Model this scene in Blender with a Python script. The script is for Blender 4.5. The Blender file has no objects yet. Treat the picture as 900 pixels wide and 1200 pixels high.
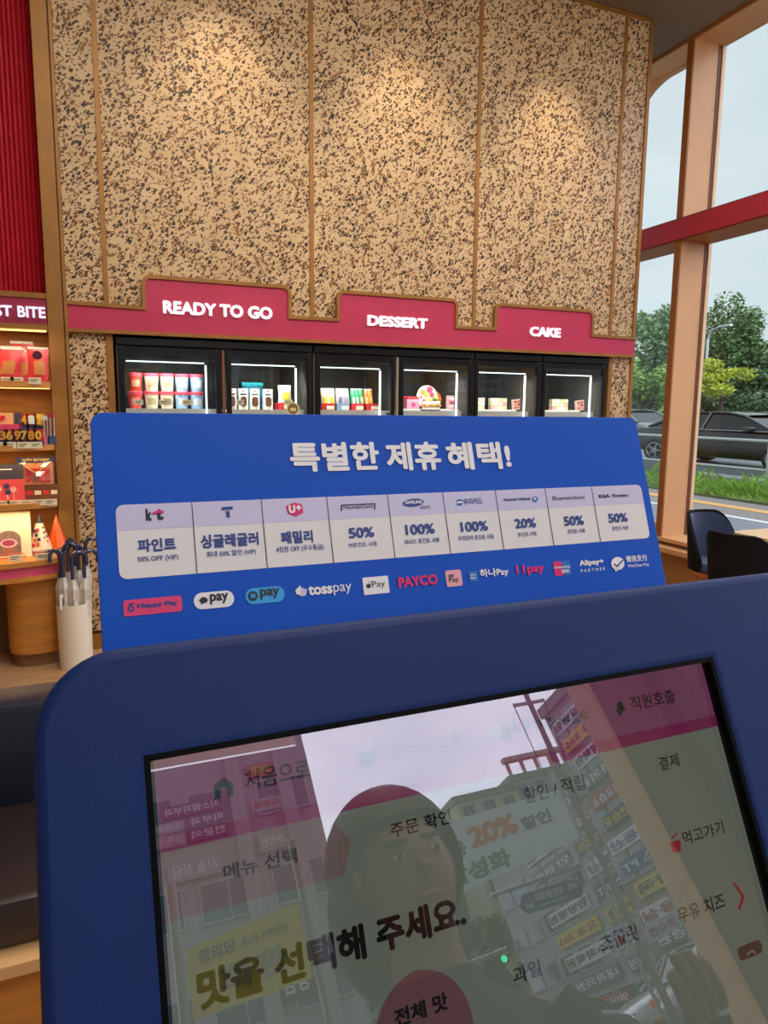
import bpy, bmesh, math, random
from mathutils import Vector, Matrix, Euler, noise
random.seed(7)
sc = bpy.context.scene
COL = sc.collection

# ---------------------------------------------------------------- camera
FPX = 828.364
PITCH, YAW, ROLL = math.radians(8.32878), math.radians(22.65468), math.radians(0.563)
CAMP = Vector((0, 0, 1.55))
_f = Vector((math.sin(YAW)*math.cos(PITCH), math.cos(YAW)*math.cos(PITCH), -math.sin(PITCH)))
_r0 = Vector((math.cos(YAW), -math.sin(YAW), 0)); _u0 = _r0.cross(_f)
_r = _r0*math.cos(ROLL) + _u0*math.sin(ROLL); _u = -_r0*math.sin(ROLL) + _u0*math.cos(ROLL)
cd = bpy.data.cameras.new('camera'); cam = bpy.data.objects.new('camera', cd); COL.objects.link(cam)
cd.sensor_fit = 'VERTICAL'; cd.sensor_height = 36.0; cd.lens = FPX/1200*36.0
cd.clip_start = 0.02; cd.clip_end = 400
m3 = Matrix((_r, _u, -_f)).transposed()
cam.matrix_world = Matrix.Translation(CAMP) @ m3.to_4x4()
sc.camera = cam
sc.view_settings.view_transform = 'Standard'; sc.view_settings.look = 'None'
sc.view_settings.gamma = 1; sc.view_settings.use_curve_mapping = False
sc.view_settings.exposure = 0.0

# ---------------------------------------------------------------- world: overcast sky, sun side behind the shop front
w = bpy.data.worlds.new('overcast_sky'); sc.world = w; w.use_nodes = True
nt = w.node_tree; N = nt.nodes; Lk = nt.links; N.clear()
out = N.new('ShaderNodeOutputWorld'); bg = N.new('ShaderNodeBackground'); bg.inputs[1].default_value = 1.0
tc = N.new('ShaderNodeTexCoord')
nz = N.new('ShaderNodeTexNoise'); nz.inputs['Scale'].default_value = 3.2; nz.inputs['Detail'].default_value = 6; nz.inputs['Roughness'].default_value = .55
mp = N.new('ShaderNodeMapping'); mp.inputs['Scale'].default_value = (1, 1, 2.2)
Lk.new(tc.outputs['Generated'], mp.inputs[0]); Lk.new(mp.outputs[0], nz.inputs['Vector'])
dp = N.new('ShaderNodeVectorMath'); dp.operation = 'DOT_PRODUCT'
dp.inputs[1].default_value = Vector((0.35, -0.86, 0.45)).normalized()
Lk.new(tc.outputs['Generated'], dp.inputs[0])
mr = N.new('ShaderNodeMapRange'); mr.interpolation_type = 'SMOOTHSTEP'
mr.inputs['From Min'].default_value = -0.1; mr.inputs['From Max'].default_value = .85
mr.inputs['To Min'].default_value = 0.0; mr.inputs['To Max'].default_value = 1.0
Lk.new(dp.outputs['Value'], mr.inputs[0])
cr = N.new('ShaderNodeValToRGB')
cr.color_ramp.elements[0].position = .3; cr.color_ramp.elements[0].color = (.66, .78, .84, 1)
cr.color_ramp.elements[1].position = .7; cr.color_ramp.elements[1].color = (.76, .86, .90, 1)
Lk.new(nz.outputs['Fac'], cr.inputs[0])
cr2 = N.new('ShaderNodeValToRGB')
cr2.color_ramp.elements[0].position = .35; cr2.color_ramp.elements[0].color = (2.3, 2.45, 3.1, 1)
cr2.color_ramp.elements[1].position = .62; cr2.color_ramp.elements[1].color = (3.3, 3.25, 3.7, 1)
Lk.new(nz.outputs['Fac'], cr2.inputs[0])
mx = N.new('ShaderNodeMix'); mx.data_type = 'RGBA'
Lk.new(mr.outputs[0], mx.inputs['Factor']); Lk.new(cr.outputs[0], mx.inputs['A']); Lk.new(cr2.outputs[0], mx.inputs['B'])
Lk.new(mx.outputs['Result'], bg.inputs[0]); Lk.new(bg.outputs[0], out.inputs[0])

# ---------------------------------------------------------------- room lamps (ceiling floods and wall washers)
def light(name, kind, loc, power, color, aim=None, size=1.0, size_y=None, spot=60, blend=.6):
    l = bpy.data.lights.new(name, kind); o = bpy.data.objects.new(name, l); COL.objects.link(o)
    l.energy = power; l.color = color; o.location = loc
    if kind == 'AREA':
        l.shape = 'RECTANGLE'; l.size = size; l.size_y = size_y or size
    if kind == 'SPOT':
        l.spot_size = math.radians(spot); l.spot_blend = blend; l.shadow_soft_size = size
    if aim is not None:
        d = Vector(aim) - Vector(loc); o.rotation_euler = d.to_track_quat('-Z', 'Y').to_euler()
    return o
WARM = (1, .80, .56); NEUT = (1, .9, .76)
light('ceiling_flood', 'AREA', (.9, 2.4, 4.5), 105, NEUT, (1.2, 3.2, 0), 2.2, 2.2)
light('ceiling_flood', 'AREA', (3.2, 2.4, 4.5), 90, NEUT, (3.0, 3.4, 0), 2.2, 2.2)
light('ceiling_flood', 'AREA', (1.2, -.8, 4.5), 110, NEUT, (1.2, .8, 0), 2.6, 2.0)
for x, p in ((.85, 66), (2.08, 66), (3.32, 66)):
    light('wall_washer', 'SPOT', (x, 4.12, 4.50), p, WARM, (x, 4.75, 2.75), .05, spot=62, blend=.9)
for z, y, p in ((1.98, 4.52, 2.2), (1.63, 4.55, 1.6), (1.27, 4.55, 1.6), (.93, 4.55, 1.8)):
    light('shelf_light', 'AREA', (-.55, y, z), p, (1, .74, .42), (-.55, y, 0), .7, .05)

# ---------------------------------------------------------------- measuring helpers
def ray(x, y): return (_f + _r*((x-450)/FPX) - _u*((y-600)/FPX)).normalized()
def onp(x, y, p, n):
    d = ray(x, y); n = Vector(n); return CAMP + d*((Vector(p)-CAMP).dot(n)/d.dot(n))
def PY(x, y, Y): return onp(x, y, (0, Y, 0), (0, 1, 0))
def PX(x, y, X): return onp(x, y, (X, 0, 0), (1, 0, 0))
def PZ(x, y, Z): return onp(x, y, (0, 0, Z), (0, 0, 1))

# ---------------------------------------------------------------- materials
def lin(c):
    return tuple(((v/255)/12.92 if v/255 <= .04045 else ((v/255+.055)/1.055)**2.4) for v in c) + (1,)
MATS = {}
def mat(name, rgb, rough=.5, metal=0, emit=None, es=1.0, var=0, vscale=20, bump=0, bscale=60, stretch=(1, 1, 1), spec=.5, coat=0, sheen=0):
    if name in MATS: return MATS[name]
    m = bpy.data.materials.new(name); m.use_nodes = True; nt = m.node_tree
    b = nt.nodes['Principled BSDF']
    b.inputs['Base Color'].default_value = lin(rgb); b.inputs['Roughness'].default_value = rough
    b.inputs['Metallic'].default_value = metal; b.inputs['Specular IOR Level'].default_value = spec
    b.inputs['Coat Weight'].default_value = coat; b.inputs['Sheen Weight'].default_value = sheen
    if emit:
        b.inputs['Emission Color'].default_value = lin(emit); b.inputs['Emission Strength'].default_value = es
    if var or bump:
        t = nt.nodes.new('ShaderNodeTexCoord'); mpn = nt.nodes.new('ShaderNodeMapping'); mpn.inputs['Scale'].default_value = stretch
        nt.links.new(t.outputs['Object'], mpn.inputs[0])
    if var:
        n = nt.nodes.new('ShaderNodeTexNoise'); n.inputs['Scale'].default_value = vscale; n.inputs['Detail'].default_value = 5
        nt.links.new(mpn.outputs[0], n.inputs['Vector'])
        r = nt.nodes.new('ShaderNodeValToRGB'); L = lin(rgb)
        r.color_ramp.elements[0].position = .3; r.color_ramp.elements[0].color = tuple(v*(1-var) for v in L[:3])+(1,)
        r.color_ramp.elements[1].position = .7; r.color_ramp.elements[1].color = tuple(min(1, v*(1+var)) for v in L[:3])+(1,)
        nt.links.new(n.outputs['Fac'], r.inputs[0]); nt.links.new(r.outputs[0], b.inputs['Base Color'])
    if bump:
        n = nt.nodes.new('ShaderNodeTexNoise'); n.inputs['Scale'].default_value = bscale; n.inputs['Detail'].default_value = 3
        nt.links.new(mpn.outputs[0], n.inputs['Vector'])
        bp = nt.nodes.new('ShaderNodeBump'); bp.inputs['Strength'].default_value = bump; bp.inputs['Distance'].default_value = .002
        nt.links.new(n.outputs['Fac'], bp.inputs['Height']); nt.links.new(bp.outputs[0], b.inputs['Normal'])
    MATS[name] = m; return m

def glass(name, tint=(1, 1, 1), refl=.12, rough=0.0, drops=False, fres=1.5):
    m = bpy.data.materials.new(name); m.use_nodes = True; nt = m.node_tree; n = nt.nodes; n.clear(); L = nt.links
    o = n.new('ShaderNodeOutputMaterial'); t = n.new('ShaderNodeBsdfTransparent'); g = n.new('ShaderNodeBsdfGlossy')
    t.inputs[0].default_value = (*tint, 1); g.inputs['Roughness'].default_value = rough
    lw = n.new('ShaderNodeLayerWeight'); lw.inputs[0].default_value = .5          # Schlick reflectance, same from both sides
    pw = n.new('ShaderNodeMath'); pw.operation = 'POWER'; pw.inputs[1].default_value = 4.0; L.new(lw.outputs['Facing'], pw.inputs[0])
    a = n.new('ShaderNodeMath'); a.operation = 'MULTIPLY_ADD'; a.use_clamp = True; a.inputs[1].default_value = .6; a.inputs[2].default_value = refl
    L.new(pw.outputs[0], a.inputs[0])
    mix = n.new('ShaderNodeMixShader'); L.new(a.outputs[0], mix.inputs[0]); L.new(t.outputs[0], mix.inputs[1]); L.new(g.outputs[0], mix.inputs[2])
    last = mix
    if drops:
        tcn = n.new('ShaderNodeTexCoord'); v = n.new('ShaderNodeTexVoronoi'); v.inputs['Scale'].default_value = 55
        L.new(tcn.outputs['Object'], v.inputs['Vector'])
        lt = n.new('ShaderNodeMath'); lt.operation = 'LESS_THAN'; lt.inputs[1].default_value = .17
        L.new(v.outputs['Distance'], lt.inputs[0])
        s = n.new('ShaderNodeSeparateColor'); L.new(v.outputs['Color'], s.inputs[0])
        l2 = n.new('ShaderNodeMath'); l2.operation = 'LESS_THAN'; l2.inputs[1].default_value = .35; L.new(s.outputs[0], l2.inputs[0])
        mu = n.new('ShaderNodeMath'); mu.operation = 'MULTIPLY'; L.new(lt.outputs[0], mu.inputs[0]); L.new(l2.outputs[0], mu.inputs[1])
        t2 = n.new('ShaderNodeBsdfTransparent'); t2.inputs[0].default_value = (.84, .86, .88, 1)
        mix2 = n.new('ShaderNodeMixShader'); L.new(mu.outputs[0], mix2.inputs[0]); L.new(mix.outputs[0], mix2.inputs[1]); L.new(t2.outputs[0], mix2.inputs[2])
        last = mix2
    L.new(last.outputs[0], o.inputs[0]); MATS[name] = m; return m

def emis(name, rgb, s=1.0):
    if name in MATS: return MATS[name]
    m = bpy.data.materials.new(name); m.use_nodes = True; nt = m.node_tree; nt.nodes.clear()
    o = nt.nodes.new('ShaderNodeOutputMaterial'); e = nt.nodes.new('ShaderNodeEmission')
    e.inputs[0].default_value = lin(rgb); e.inputs[1].default_value = s; nt.links.new(e.outputs[0], o.inputs[0])
    MATS[name] = m; return m

def terrazzo():
    m = bpy.data.materials.new('chip_terrazzo'); m.use_nodes = True; nt = m.node_tree; n = nt.nodes; L = nt.links
    b = n['Principled BSDF']; b.inputs['Roughness'].default_value = .55
    tcn = n.new('ShaderNodeTexCoord'); sp = n.new('ShaderNodeSeparateXYZ'); L.new(tcn.outputs['Object'], sp.inputs[0])
    cb = n.new('ShaderNodeCombineXYZ'); L.new(sp.outputs['X'], cb.inputs['X']); L.new(sp.outputs['Z'], cb.inputs['Y'])
    masks = []
    for i, (sx, sy, rot, sel, thr, off) in enumerate(((56, 33, .5, .25, .13, 0), (34, 62, -.7, .21, .13, 5.3), (104, 62, 1.1, .22, .15, 9.1), (66, 112, .2, .12, .15, 3.7))):
        mpn = n.new('ShaderNodeMapping'); mpn.inputs['Scale'].default_value = (1, 1, 1); mpn.inputs['Rotation'].default_value = (0, 0, rot); mpn.inputs['Location'].default_value = (off, off*.7, 0)
        L.new(cb.outputs[0], mpn.inputs[0])
        sc2 = n.new('ShaderNodeVectorMath'); sc2.operation = 'MULTIPLY'; sc2.inputs[1].default_value = (sx, sy, 1); L.new(mpn.outputs[0], sc2.inputs[0])
        e = n.new('ShaderNodeTexVoronoi'); e.voronoi_dimensions = '2D'; e.feature = 'DISTANCE_TO_EDGE'; e.inputs['Scale'].default_value = 1; L.new(sc2.outputs[0], e.inputs['Vector'])
        c = n.new('ShaderNodeTexVoronoi'); c.voronoi_dimensions = '2D'; c.feature = 'F1'; c.inputs['Scale'].default_value = 1; L.new(sc2.outputs[0], c.inputs['Vector'])
        s = n.new('ShaderNodeSeparateColor'); L.new(c.outputs['Color'], s.inputs[0])
        a = n.new('ShaderNodeMath'); a.operation = 'LESS_THAN'; a.inputs[1].default_value = sel; L.new(s.outputs[0], a.inputs[0])
        g = n.new('ShaderNodeMath'); g.operation = 'GREATER_THAN'; g.inputs[1].default_value = thr; L.new(e.outputs['Distance'], g.inputs[0])
        mu = n.new('ShaderNodeMath'); mu.operation = 'MULTIPLY'; L.new(a.outputs[0], mu.inputs[0]); L.new(g.outputs[0], mu.inputs[1])
        masks.append((mu, s))
    cur = masks[0][0]
    for q, _ in masks[1:]:
        mm = n.new('ShaderNodeMath'); mm.operation = 'MAXIMUM'; L.new(cur.outputs[0], mm.inputs[0]); L.new(q.outputs[0], mm.inputs[1]); cur = mm
    # thin the field: chips are missing in places
    r = n.new('ShaderNodeValToRGB'); L.new(masks[0][1].outputs[1], r.inputs[0])
    r.color_ramp.elements[0].color = lin((46, 24, 4)); r.color_ramp.elements[1].color = lin((130, 82, 28))
    r.color_ramp.elements[0].position = .25
    base = n.new('ShaderNodeTexNoise'); base.inputs['Scale'].default_value = 9; L.new(tcn.outputs['Object'], base.inputs['Vector'])
    br = n.new('ShaderNodeValToRGB'); br.color_ramp.elements[0].position = .3; br.color_ramp.elements[0].color = lin((194, 164, 124)); br.color_ramp.elements[1].position = .7; br.color_ramp.elements[1].color = lin((208, 180, 140))
    L.new(base.outputs['Fac'], br.inputs[0])
    mxn = n.new('ShaderNodeMix'); mxn.data_type = 'RGBA'; L.new(cur.outputs[0], mxn.inputs['Factor']); L.new(br.outputs[0], mxn.inputs['A']); L.new(r.outputs[0], mxn.inputs['B'])
    L.new(mxn.outputs['Result'], b.inputs['Base Color']); return m

# ---------------------------------------------------------------- mesh helpers
def box(bm, x0, x1, y0, y1, z0, z1, bev=0):
    r = bmesh.ops.create_cube(bm, size=1)['verts']
    for v in r: v.co = Vector(((x0+x1)/2+v.co.x*(x1-x0), (y0+y1)/2+v.co.y*(y1-y0), (z0+z1)/2+v.co.z*(z1-z0)))
    if bev:
        es = list({e for v in r for e in v.link_edges})
        bmesh.ops.bevel(bm, geom=es, offset=bev, segments=2, affect='EDGES', profile=.5)
def rbox(bm, c, sx, sy, sz, rz=0, tilt=0, bev=0):
    r = bmesh.ops.create_cube(bm, size=1)['verts']; M = Matrix.Rotation(rz, 3, 'Z') @ Matrix.Rotation(tilt, 3, 'X')
    for v in r: v.co = Vector(c) + M @ Vector((v.co.x*sx, v.co.y*sy, v.co.z*sz))
    if bev:
        es = list({e for v in r for e in v.link_edges}); bmesh.ops.bevel(bm, geom=es, offset=bev, segments=2, affect='EDGES')
def tube(bm, pts, rad, n=8, cap=True):
    pts = [Vector(p) for p in pts]; rads = rad if isinstance(rad, (list, tuple)) else [rad]*len(pts)
    rings = []; up = Vector((0, 0, 1))
    for i, p in enumerate(pts):
        t = (pts[min(i+1, len(pts)-1)]-pts[max(i-1, 0)]).normalized()
        a = t.cross(up if abs(t.z) < .95 else Vector((1, 0, 0))).normalized(); b = t.cross(a)
        if rings and a.dot(pa) < 0: a = -a; b = -b
        pa = a
        rings.append([bm.verts.new(p+(a*math.cos(k*2*math.pi/n)+b*math.sin(k*2*math.pi/n))*rads[i]) for k in range(n)])
    for i in range(len(rings)-1):
        for k in range(n):
            bm.faces.new((rings[i][k], rings[i][(k+1) % n], rings[i+1][(k+1) % n], rings[i+1][k]))
    if cap:
        bm.faces.new(rings[0][::-1]); bm.faces.new(rings[-1])
def lathe(bm, prof, c=(0, 0, 0), n=24, sx=1, sy=1):
    rings = []
    for r, z in prof:
        if r < 1e-5: rings.append([bm.verts.new((c[0], c[1], c[2]+z))])
        else: rings.append([bm.verts.new((c[0]+r*sx*math.cos(k*2*math.pi/n), c[1]+r*sy*math.sin(k*2*math.pi/n), c[2]+z)) for k in range(n)])
    for a, b in zip(rings[:-1], rings[1:]):
        for k in range(n):
            vs = [a[k % len(a)], a[(k+1) % len(a)], b[(k+1) % len(b)], b[k % len(b)]]
            vs = list(dict.fromkeys(vs))
            if len(vs) > 2:
                try: bm.faces.new(vs)
                except ValueError: pass
def prism(bm, poly, a0, a1, axis='Z'):
    def mk(p, h): return {'Z': (p[0], p[1], h), 'Y': (p[0], h, p[1]), 'X': (h, p[0], p[1])}[axis]
    A = [bm.verts.new(mk(p, a0)) for p in poly]; B = [bm.verts.new(mk(p, a1)) for p in poly]
    n = len(poly)
    for i in range(n): bm.faces.new((A[i], A[(i+1) % n], B[(i+1) % n], B[i]))
    bm.faces.new(A[::-1]); bm.faces.new(B)
def new(): return bmesh.new()
def B(*a, **k):
    bm = new(); box(bm, *a, **k); return bm
def T(*a, **k):
    bm = new(); tube(bm, *a, **k); return bm
def LA(*a, **k):
    bm = new(); lathe(bm, *a, **k); return bm
def PR(*a, **k):
    bm = new(); prism(bm, *a, **k); return bm

WM = {}   # world matrices of things
def thing(name, label, cat, loc=(0, 0, 0), rotz=0, group=None, rot=None, kind=None):
    o = bpy.data.objects.new(name, None); COL.objects.link(o); o.empty_display_size = .05
    M = Matrix.Translation(loc) @ (rot.to_4x4() if rot is not None else Matrix.Rotation(rotz, 4, 'Z'))
    o.matrix_world = M; WM[o.name] = M
    if label: o['label'] = label
    if cat: o['category'] = cat
    if group: o['group'] = group
    if kind: o['kind'] = kind
    return o
def fin(bm, smooth=False, recalc=True):
    if recalc: bmesh.ops.recalc_face_normals(bm, faces=bm.faces)
    me = bpy.data.meshes.new('m'); bm.to_mesh(me); bm.free()
    if smooth:
        for p in me.polygons: p.use_smooth = True
        try: me.set_sharp_from_angle(angle=math.radians(40))
        except Exception: pass
    return me
def obj(name, bm, m, parent=None, smooth=False, local=False, label=None, kind=None, recalc=True):
    """link a mesh; verts are world coordinates unless local=True (then in the parent's frame)"""
    me = fin(bm, smooth, recalc) if isinstance(bm, bmesh.types.BMesh) else bm
    me.name = name
    if m is not None:
        me.materials.clear(); me.materials.append(m)
    o = bpy.data.objects.new(name, me); COL.objects.link(o)
    if parent is not None:
        o.parent = parent
        P = WM.get(parent.name, Matrix.Identity(4))
        if not local: me.transform(P.inverted())
        WM[o.name] = P
    else: WM[o.name] = Matrix.Identity(4)
    if label: o['label'] = label
    if kind: o['kind'] = kind
    return o
def single(name, bm, m, label, cat, group=None, smooth=False, kind=None):
    """thing that is one mesh, given its own origin at its base"""
    me = fin(bm, smooth); me.name = name
    xs = [v.co for v in me.vertices]
    c = Vector((sum(v.x for v in xs)/len(xs), sum(v.y for v in xs)/len(xs), min(v.z for v in xs)))
    me.transform(Matrix.Translation(-c)); me.materials.append(m)
    o = bpy.data.objects.new(name, me); COL.objects.link(o); o.location = c; WM[o.name] = Matrix.Translation(c)
    o['label'] = label; o['category'] = cat
    if group: o['group'] = group
    if kind: o['kind'] = kind
    return o
def struct(name, bm, m, smooth=False):
    return obj(name, bm, m, None, smooth, kind='structure')
def copy_tree(o, loc, rotz=0, label=None, group=None):
    c = o.copy(); COL.objects.link(c); c.location = loc; c.rotation_euler = (0, 0, rotz)
    if label: c['label'] = label
    if group: c['group'] = group
    WM[c.name] = Matrix.Translation(loc) @ Matrix.Rotation(rotz, 4, 'Z')
    def rec(src, dst):
        for ch in list(src.children):
            k = ch.copy(); COL.objects.link(k); k.parent = dst; WM[k.name] = WM[c.name]; rec(ch, k)
    rec(o, c); return c

TMP = bpy.data.scenes.new('workbench')     # small side scene: evaluating curves there is quick
def text_mesh(s, bold=0, depth=0):
    cu = bpy.data.curves.new('t', 'FONT'); cu.body = s; cu.size = 1; cu.extrude = depth
    cu.resolution_u = 3; cu.fill_mode = 'BOTH' if depth else 'FRONT'
    o = bpy.data.objects.new('t', cu); TMP.collection.objects.link(o)
    TMP.view_layers[0].update(); dg = TMP.view_layers[0].depsgraph
    me = bpy.data.meshes.new_from_object(o.evaluated_get(dg))
    bpy.data.objects.remove(o); bpy.data.curves.remove(cu)
    if bold and me.vertices:                       # heavier strokes: the outline repeated on a small ring
        src = me; nv = len(src.vertices); vs = []; fs = []
        ring = [(0, 0)] + [(bold*math.cos(k*math.pi/4), bold*math.sin(k*math.pi/4)) for k in range(8)]
        for q, (dx, dy) in enumerate(ring):
            vs += [(v.co.x+dx, v.co.y+dy, q) for v in src.vertices]
            fs += [tuple(i+q*nv for i in p.vertices) for p in src.polygons]
        me = bpy.data.meshes.new('t'); me.from_pydata(vs, [], fs); bpy.data.meshes.remove(src)
    return me
def text(s, x0, x1, z0, z1, y, m, parent, bold=0, depth=0, name='lettering', flip=False, label=None, shear=0, lay=6e-6):
    """lettering in a vertical plane facing -Y (local frame), stretched to the measured box"""
    me = text_mesh(s, bold, 0)
    if not me.vertices: return None
    xs = [v.co.x for v in me.vertices]; ys = [v.co.y for v in me.vertices]
    ax, bx, ay, by = min(xs), max(xs), min(ys), max(ys)
    for v in me.vertices:
        u = (v.co.x-ax)/(bx-ax); t = (v.co.y-ay)/(by-ay)
        if flip: u = 1-u
        v.co = Vector((x0+(x1-x0)*u + shear*t*(z1-z0), y-v.co.z*lay, z0+(z1-z0)*t))
    if depth:
        bm = new(); bm.from_mesh(me)
        r = bmesh.ops.extrude_face_region(bm, geom=list(bm.faces))
        for v in [g for g in r['geom'] if isinstance(g, bmesh.types.BMVert)]: v.co.y -= depth
        bmesh.ops.recalc_face_normals(bm, faces=bm.faces); bm.to_mesh(me); bm.free()
    return obj(name, me, m, parent, local=True, label=label)

def plate(outer, holes, y0, y1, bev=0):
    """flat board in the XZ plane with holes and rounded edges, via a filled 2D curve"""
    cu = bpy.data.curves.new('p', 'CURVE'); cu.dimensions = '2D'; cu.fill_mode = 'BOTH'
    for ring in [outer]+holes:
        sp = cu.splines.new('POLY'); sp.points.add(len(ring)-1); sp.use_cyclic_u = True
        for p, q in zip(sp.points, ring): p.co = (q[0], q[1], 0, 1)
    th = (y1-y0)/2
    cu.extrude = th-bev; cu.bevel_depth = bev; cu.bevel_resolution = 3; cu.offset = -bev
    o = bpy.data.objects.new('p', cu); TMP.collection.objects.link(o)
    TMP.view_layers[0].update(); dg = TMP.view_layers[0].depsgraph
    me = bpy.data.meshes.new_from_object(o.evaluated_get(dg)); bpy.data.objects.remove(o)
    for v in me.vertices: v.co = Vector((v.co.x, (y0+y1)/2 - v.co.z, v.co.y))
    return me
def rrect(x0, x1, z0, z1, r, n=6):
    pts = []
    for cx, cz, a in ((x1-r, z1-r, 0), (x0+r, z1-r, 90), (x0+r, z0+r, 180), (x1-r, z0+r, 270)):
        for k in range(n+1):
            t = math.radians(a+90*k/n); pts.append((cx+r*math.cos(t), cz+r*math.sin(t)))
    return pts
def flat(poly, y, parent, m, name, label=None, th=.0002):
    bm = PR(poly, y, y+th, 'Y'); return obj(name, bm, m, parent, local=True, label=label)

# ---------------------------------------------------------------- materials used all over
M_terr = terrazzo()
M_gold = mat('gold_brown_trim', (150, 104, 46), .45, .25, var=.12, vscale=8)
M_frame = mat('tan_window_frame', (212, 164, 116), .5, 0, var=.05, vscale=4)
M_frame_dk = mat('brown_window_edge', (150, 88, 28), .5)
M_red = mat('crimson_paint', (176, 40, 62), .55, var=.04)
M_mag = mat('magenta_board', (186, 44, 84), .55, var=.04, vscale=5)
M_black = mat('black_metal', (14, 15, 18), .3, .2)
M_blk2 = mat('black_plastic', (8, 8, 9), .45)
M_dark = mat('dark_cabinet_lining', (70, 66, 60), .5)
M_white = mat('white_plastic', (235, 233, 228), .4)
M_wood = mat('golden_plywood', (190, 128, 52), .5, var=.22, vscale=5, stretch=(1, 1, 6), bump=.2, bscale=30)
M_floor = mat('light_wood_floor', (186, 148, 108), .4, var=.18, vscale=6, stretch=(1, 9, 1))
M_ceil = mat('taupe_ceiling', (124, 112, 94), .9)
M_navy = mat('navy_powder_coat', (6, 38, 96), .55, 0, var=.05, vscale=30, bump=.12, bscale=900, spec=.3)
M_blue = mat('blue_print', (18, 84, 196), .5, var=.03, vscale=3, spec=.2)
M_letter = mat('white_lettering', (240, 240, 246), .5, emit=(240, 240, 255), es=.45)
M_glow = emis('lit_sign_face', (236, 232, 255), 1.15)
M_led = emis('cool_led_tube', (235, 250, 250), 2.6)
M_warmled = emis('warm_led_strip', (255, 196, 110), 3.0)
M_asph = mat('wet_asphalt', (112, 118, 124), .35, var=.12, vscale=2, bump=.4, bscale=80)
M_pave = mat('grey_pavers', (122, 116, 108), .6, var=.2, vscale=14)
M_steel = mat('galvanised_steel', (176, 182, 180), .4, .4)
M_tag = mat('price_tag_card', (236, 226, 190), .6)
M_ink = mat('dark_ink', (50, 44, 44), .6)

# ================================================================ SETTING
CEIL = 4.57
struct('floor', B(-3.2, 5.05, -3.1, 7.0, -.12, 0), M_floor)
struct('ceiling', B(-3.2, 5.05, -3.1, 7.0, CEIL, CEIL+.15), M_ceil)
struct('wall_left', B(-3.2, -3.05, -3.1, 7.0, 0, CEIL), mat('warm_plaster', (170, 140, 108), .8))
wf = struct('wall_front', B(3.05, 4.65, -3.1, -2.95, 0, CEIL), mat('brown_panel_wall', (120, 104, 84), .7, var=.05))
obj('wall_front_shadow_band', B(3.55, 3.75, -2.96, -2.80, 0, CEIL), mat('shadow_band_tone', (82, 70, 58), .7), wf).name = 'shadow_band'  # raised strip in a darker colour that paints a column's shadow on the wall
struct('wall_front_left', B(-3.2, -1.6, -3.1, -2.95, 0, CEIL), mat('warm_plaster', (170, 140, 108), .8))

# the terrazzo-look cooler wall: core plus panels with gold joints
WX0, WX1, WY = -.08, 4.20, 4.75
core = new()
box(core, WX0-1.6, -.19, 4.88, 5.6, 0, CEIL)              # behind the display alcove
box(core, -.19, WX1, 4.80, 5.7, 2.0, CEIL)                # above the coolers
box(core, -.19, .17, 4.80, 5.7, 0, 2.0); box(core, 3.97, WX1, 4.80, 5.7, 0, 2.0); box(core, .17, 3.97, 5.62, 5.7, 0, 2.0)
wall = struct('wall_back', core, mat('wall_core', (120, 90, 50), .8))
joints = [WX0, .14, 1.44, 2.69, 3.96, WX1]
jw = .014
for i in range(5):
    a, b = joints[i]+(jw if i else .0), joints[i+1]-jw
    obj('wall_panel', B(a, b, WY, WY+.06, 2.02, CEIL, bev=.002), M_terr, wall)
for x in joints[1:-1]:
    obj('joint_strip', B(x-jw, x+jw, WY-.006, WY+.05, 2.02, CEIL), M_gold, wall)
obj('edge_trim', B(WX1-.014, WX1+.016, WY-.012, 5.72, 0, CEIL), M_gold, wall)
obj('edge_trim', B(WX0, WX1, WY-.010, WY+.05, CEIL-.03, CEIL-.002), M_gold, wall)
obj('wall_panel', B(WX0, .125, WY, WY+.06, .12, 1.995, bev=.002), M_terr, wall)
obj('joint_strip', B(.125, .165, WY-.006, WY+.05, .1, 1.995), M_gold, wall)
obj('wall_panel', B(4.00, WX1-.014, WY, WY+.06, .12, 1.995, bev=.002), M_terr, wall)
obj('joint_strip', B(3.965, 4.00, WY-.006, WY+.05, .1, 1.995), M_gold, wall)
struct('baseboard_back', B(WX0, .16, WY-.012, WY+.05, 0, .10), M_gold)
struct('baseboard_back_right', B(3.965, WX1, WY-.012, WY+.05, 0, .10), M_gold)

# gold pillar between the display alcove and the cooler wall
pl = thing('trim_1', None, None, (-.135, 4.7, 0), kind='structure')
obj('pillar_face', B(-.19, -.105, 4.70, 4.90, 0, CEIL, bev=.003), M_gold, pl)
obj('pillar_groove', B(-.105, -.099, 4.715, 4.90, 0, CEIL), mat('bronze_shadow_gap', (84, 54, 22), .6), pl)
obj('pillar_edge', B(-.099, -.08, 4.705, 4.90, 0, CEIL, bev=.002), M_gold, pl)

# the stepped magenta fascia board with its gold outline
fz0 = 2.0
def rc(cx, cz, r, a0, a1, n=5):
    return [(cx+r*math.cos(math.radians(a0+(a1-a0)*k/n)), cz+r*math.sin(math.radians(a0+(a1-a0)*k/n))) for k in range(n+1)]
topline = [(-.08, 2.155)]
for (xa, xb, zt) in ((.355, 1.275, 2.338), (1.615, 2.53, 2.335), (2.86, 3.755, 2.33)):
    topline += [(xa, 2.148)] + rc(xa+.045, zt-.045, .045, 180, 90) + rc(xb-.045, zt-.045, .045, 90, 0) + [(xb, 2.145)]
topline += [(4.195, 2.14)]
fas = thing('fascia_board', 'long stepped magenta fascia board with gold edging above the row of coolers', 'sign', (2.0, 4.73, 2.0))
poly = [(-.08, fz0)] + topline + [(4.195, fz0)]
obj('fascia_panel', plate(poly[::-1], [], WY-.03, WY+.001), M_mag, fas)
me = new()
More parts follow.
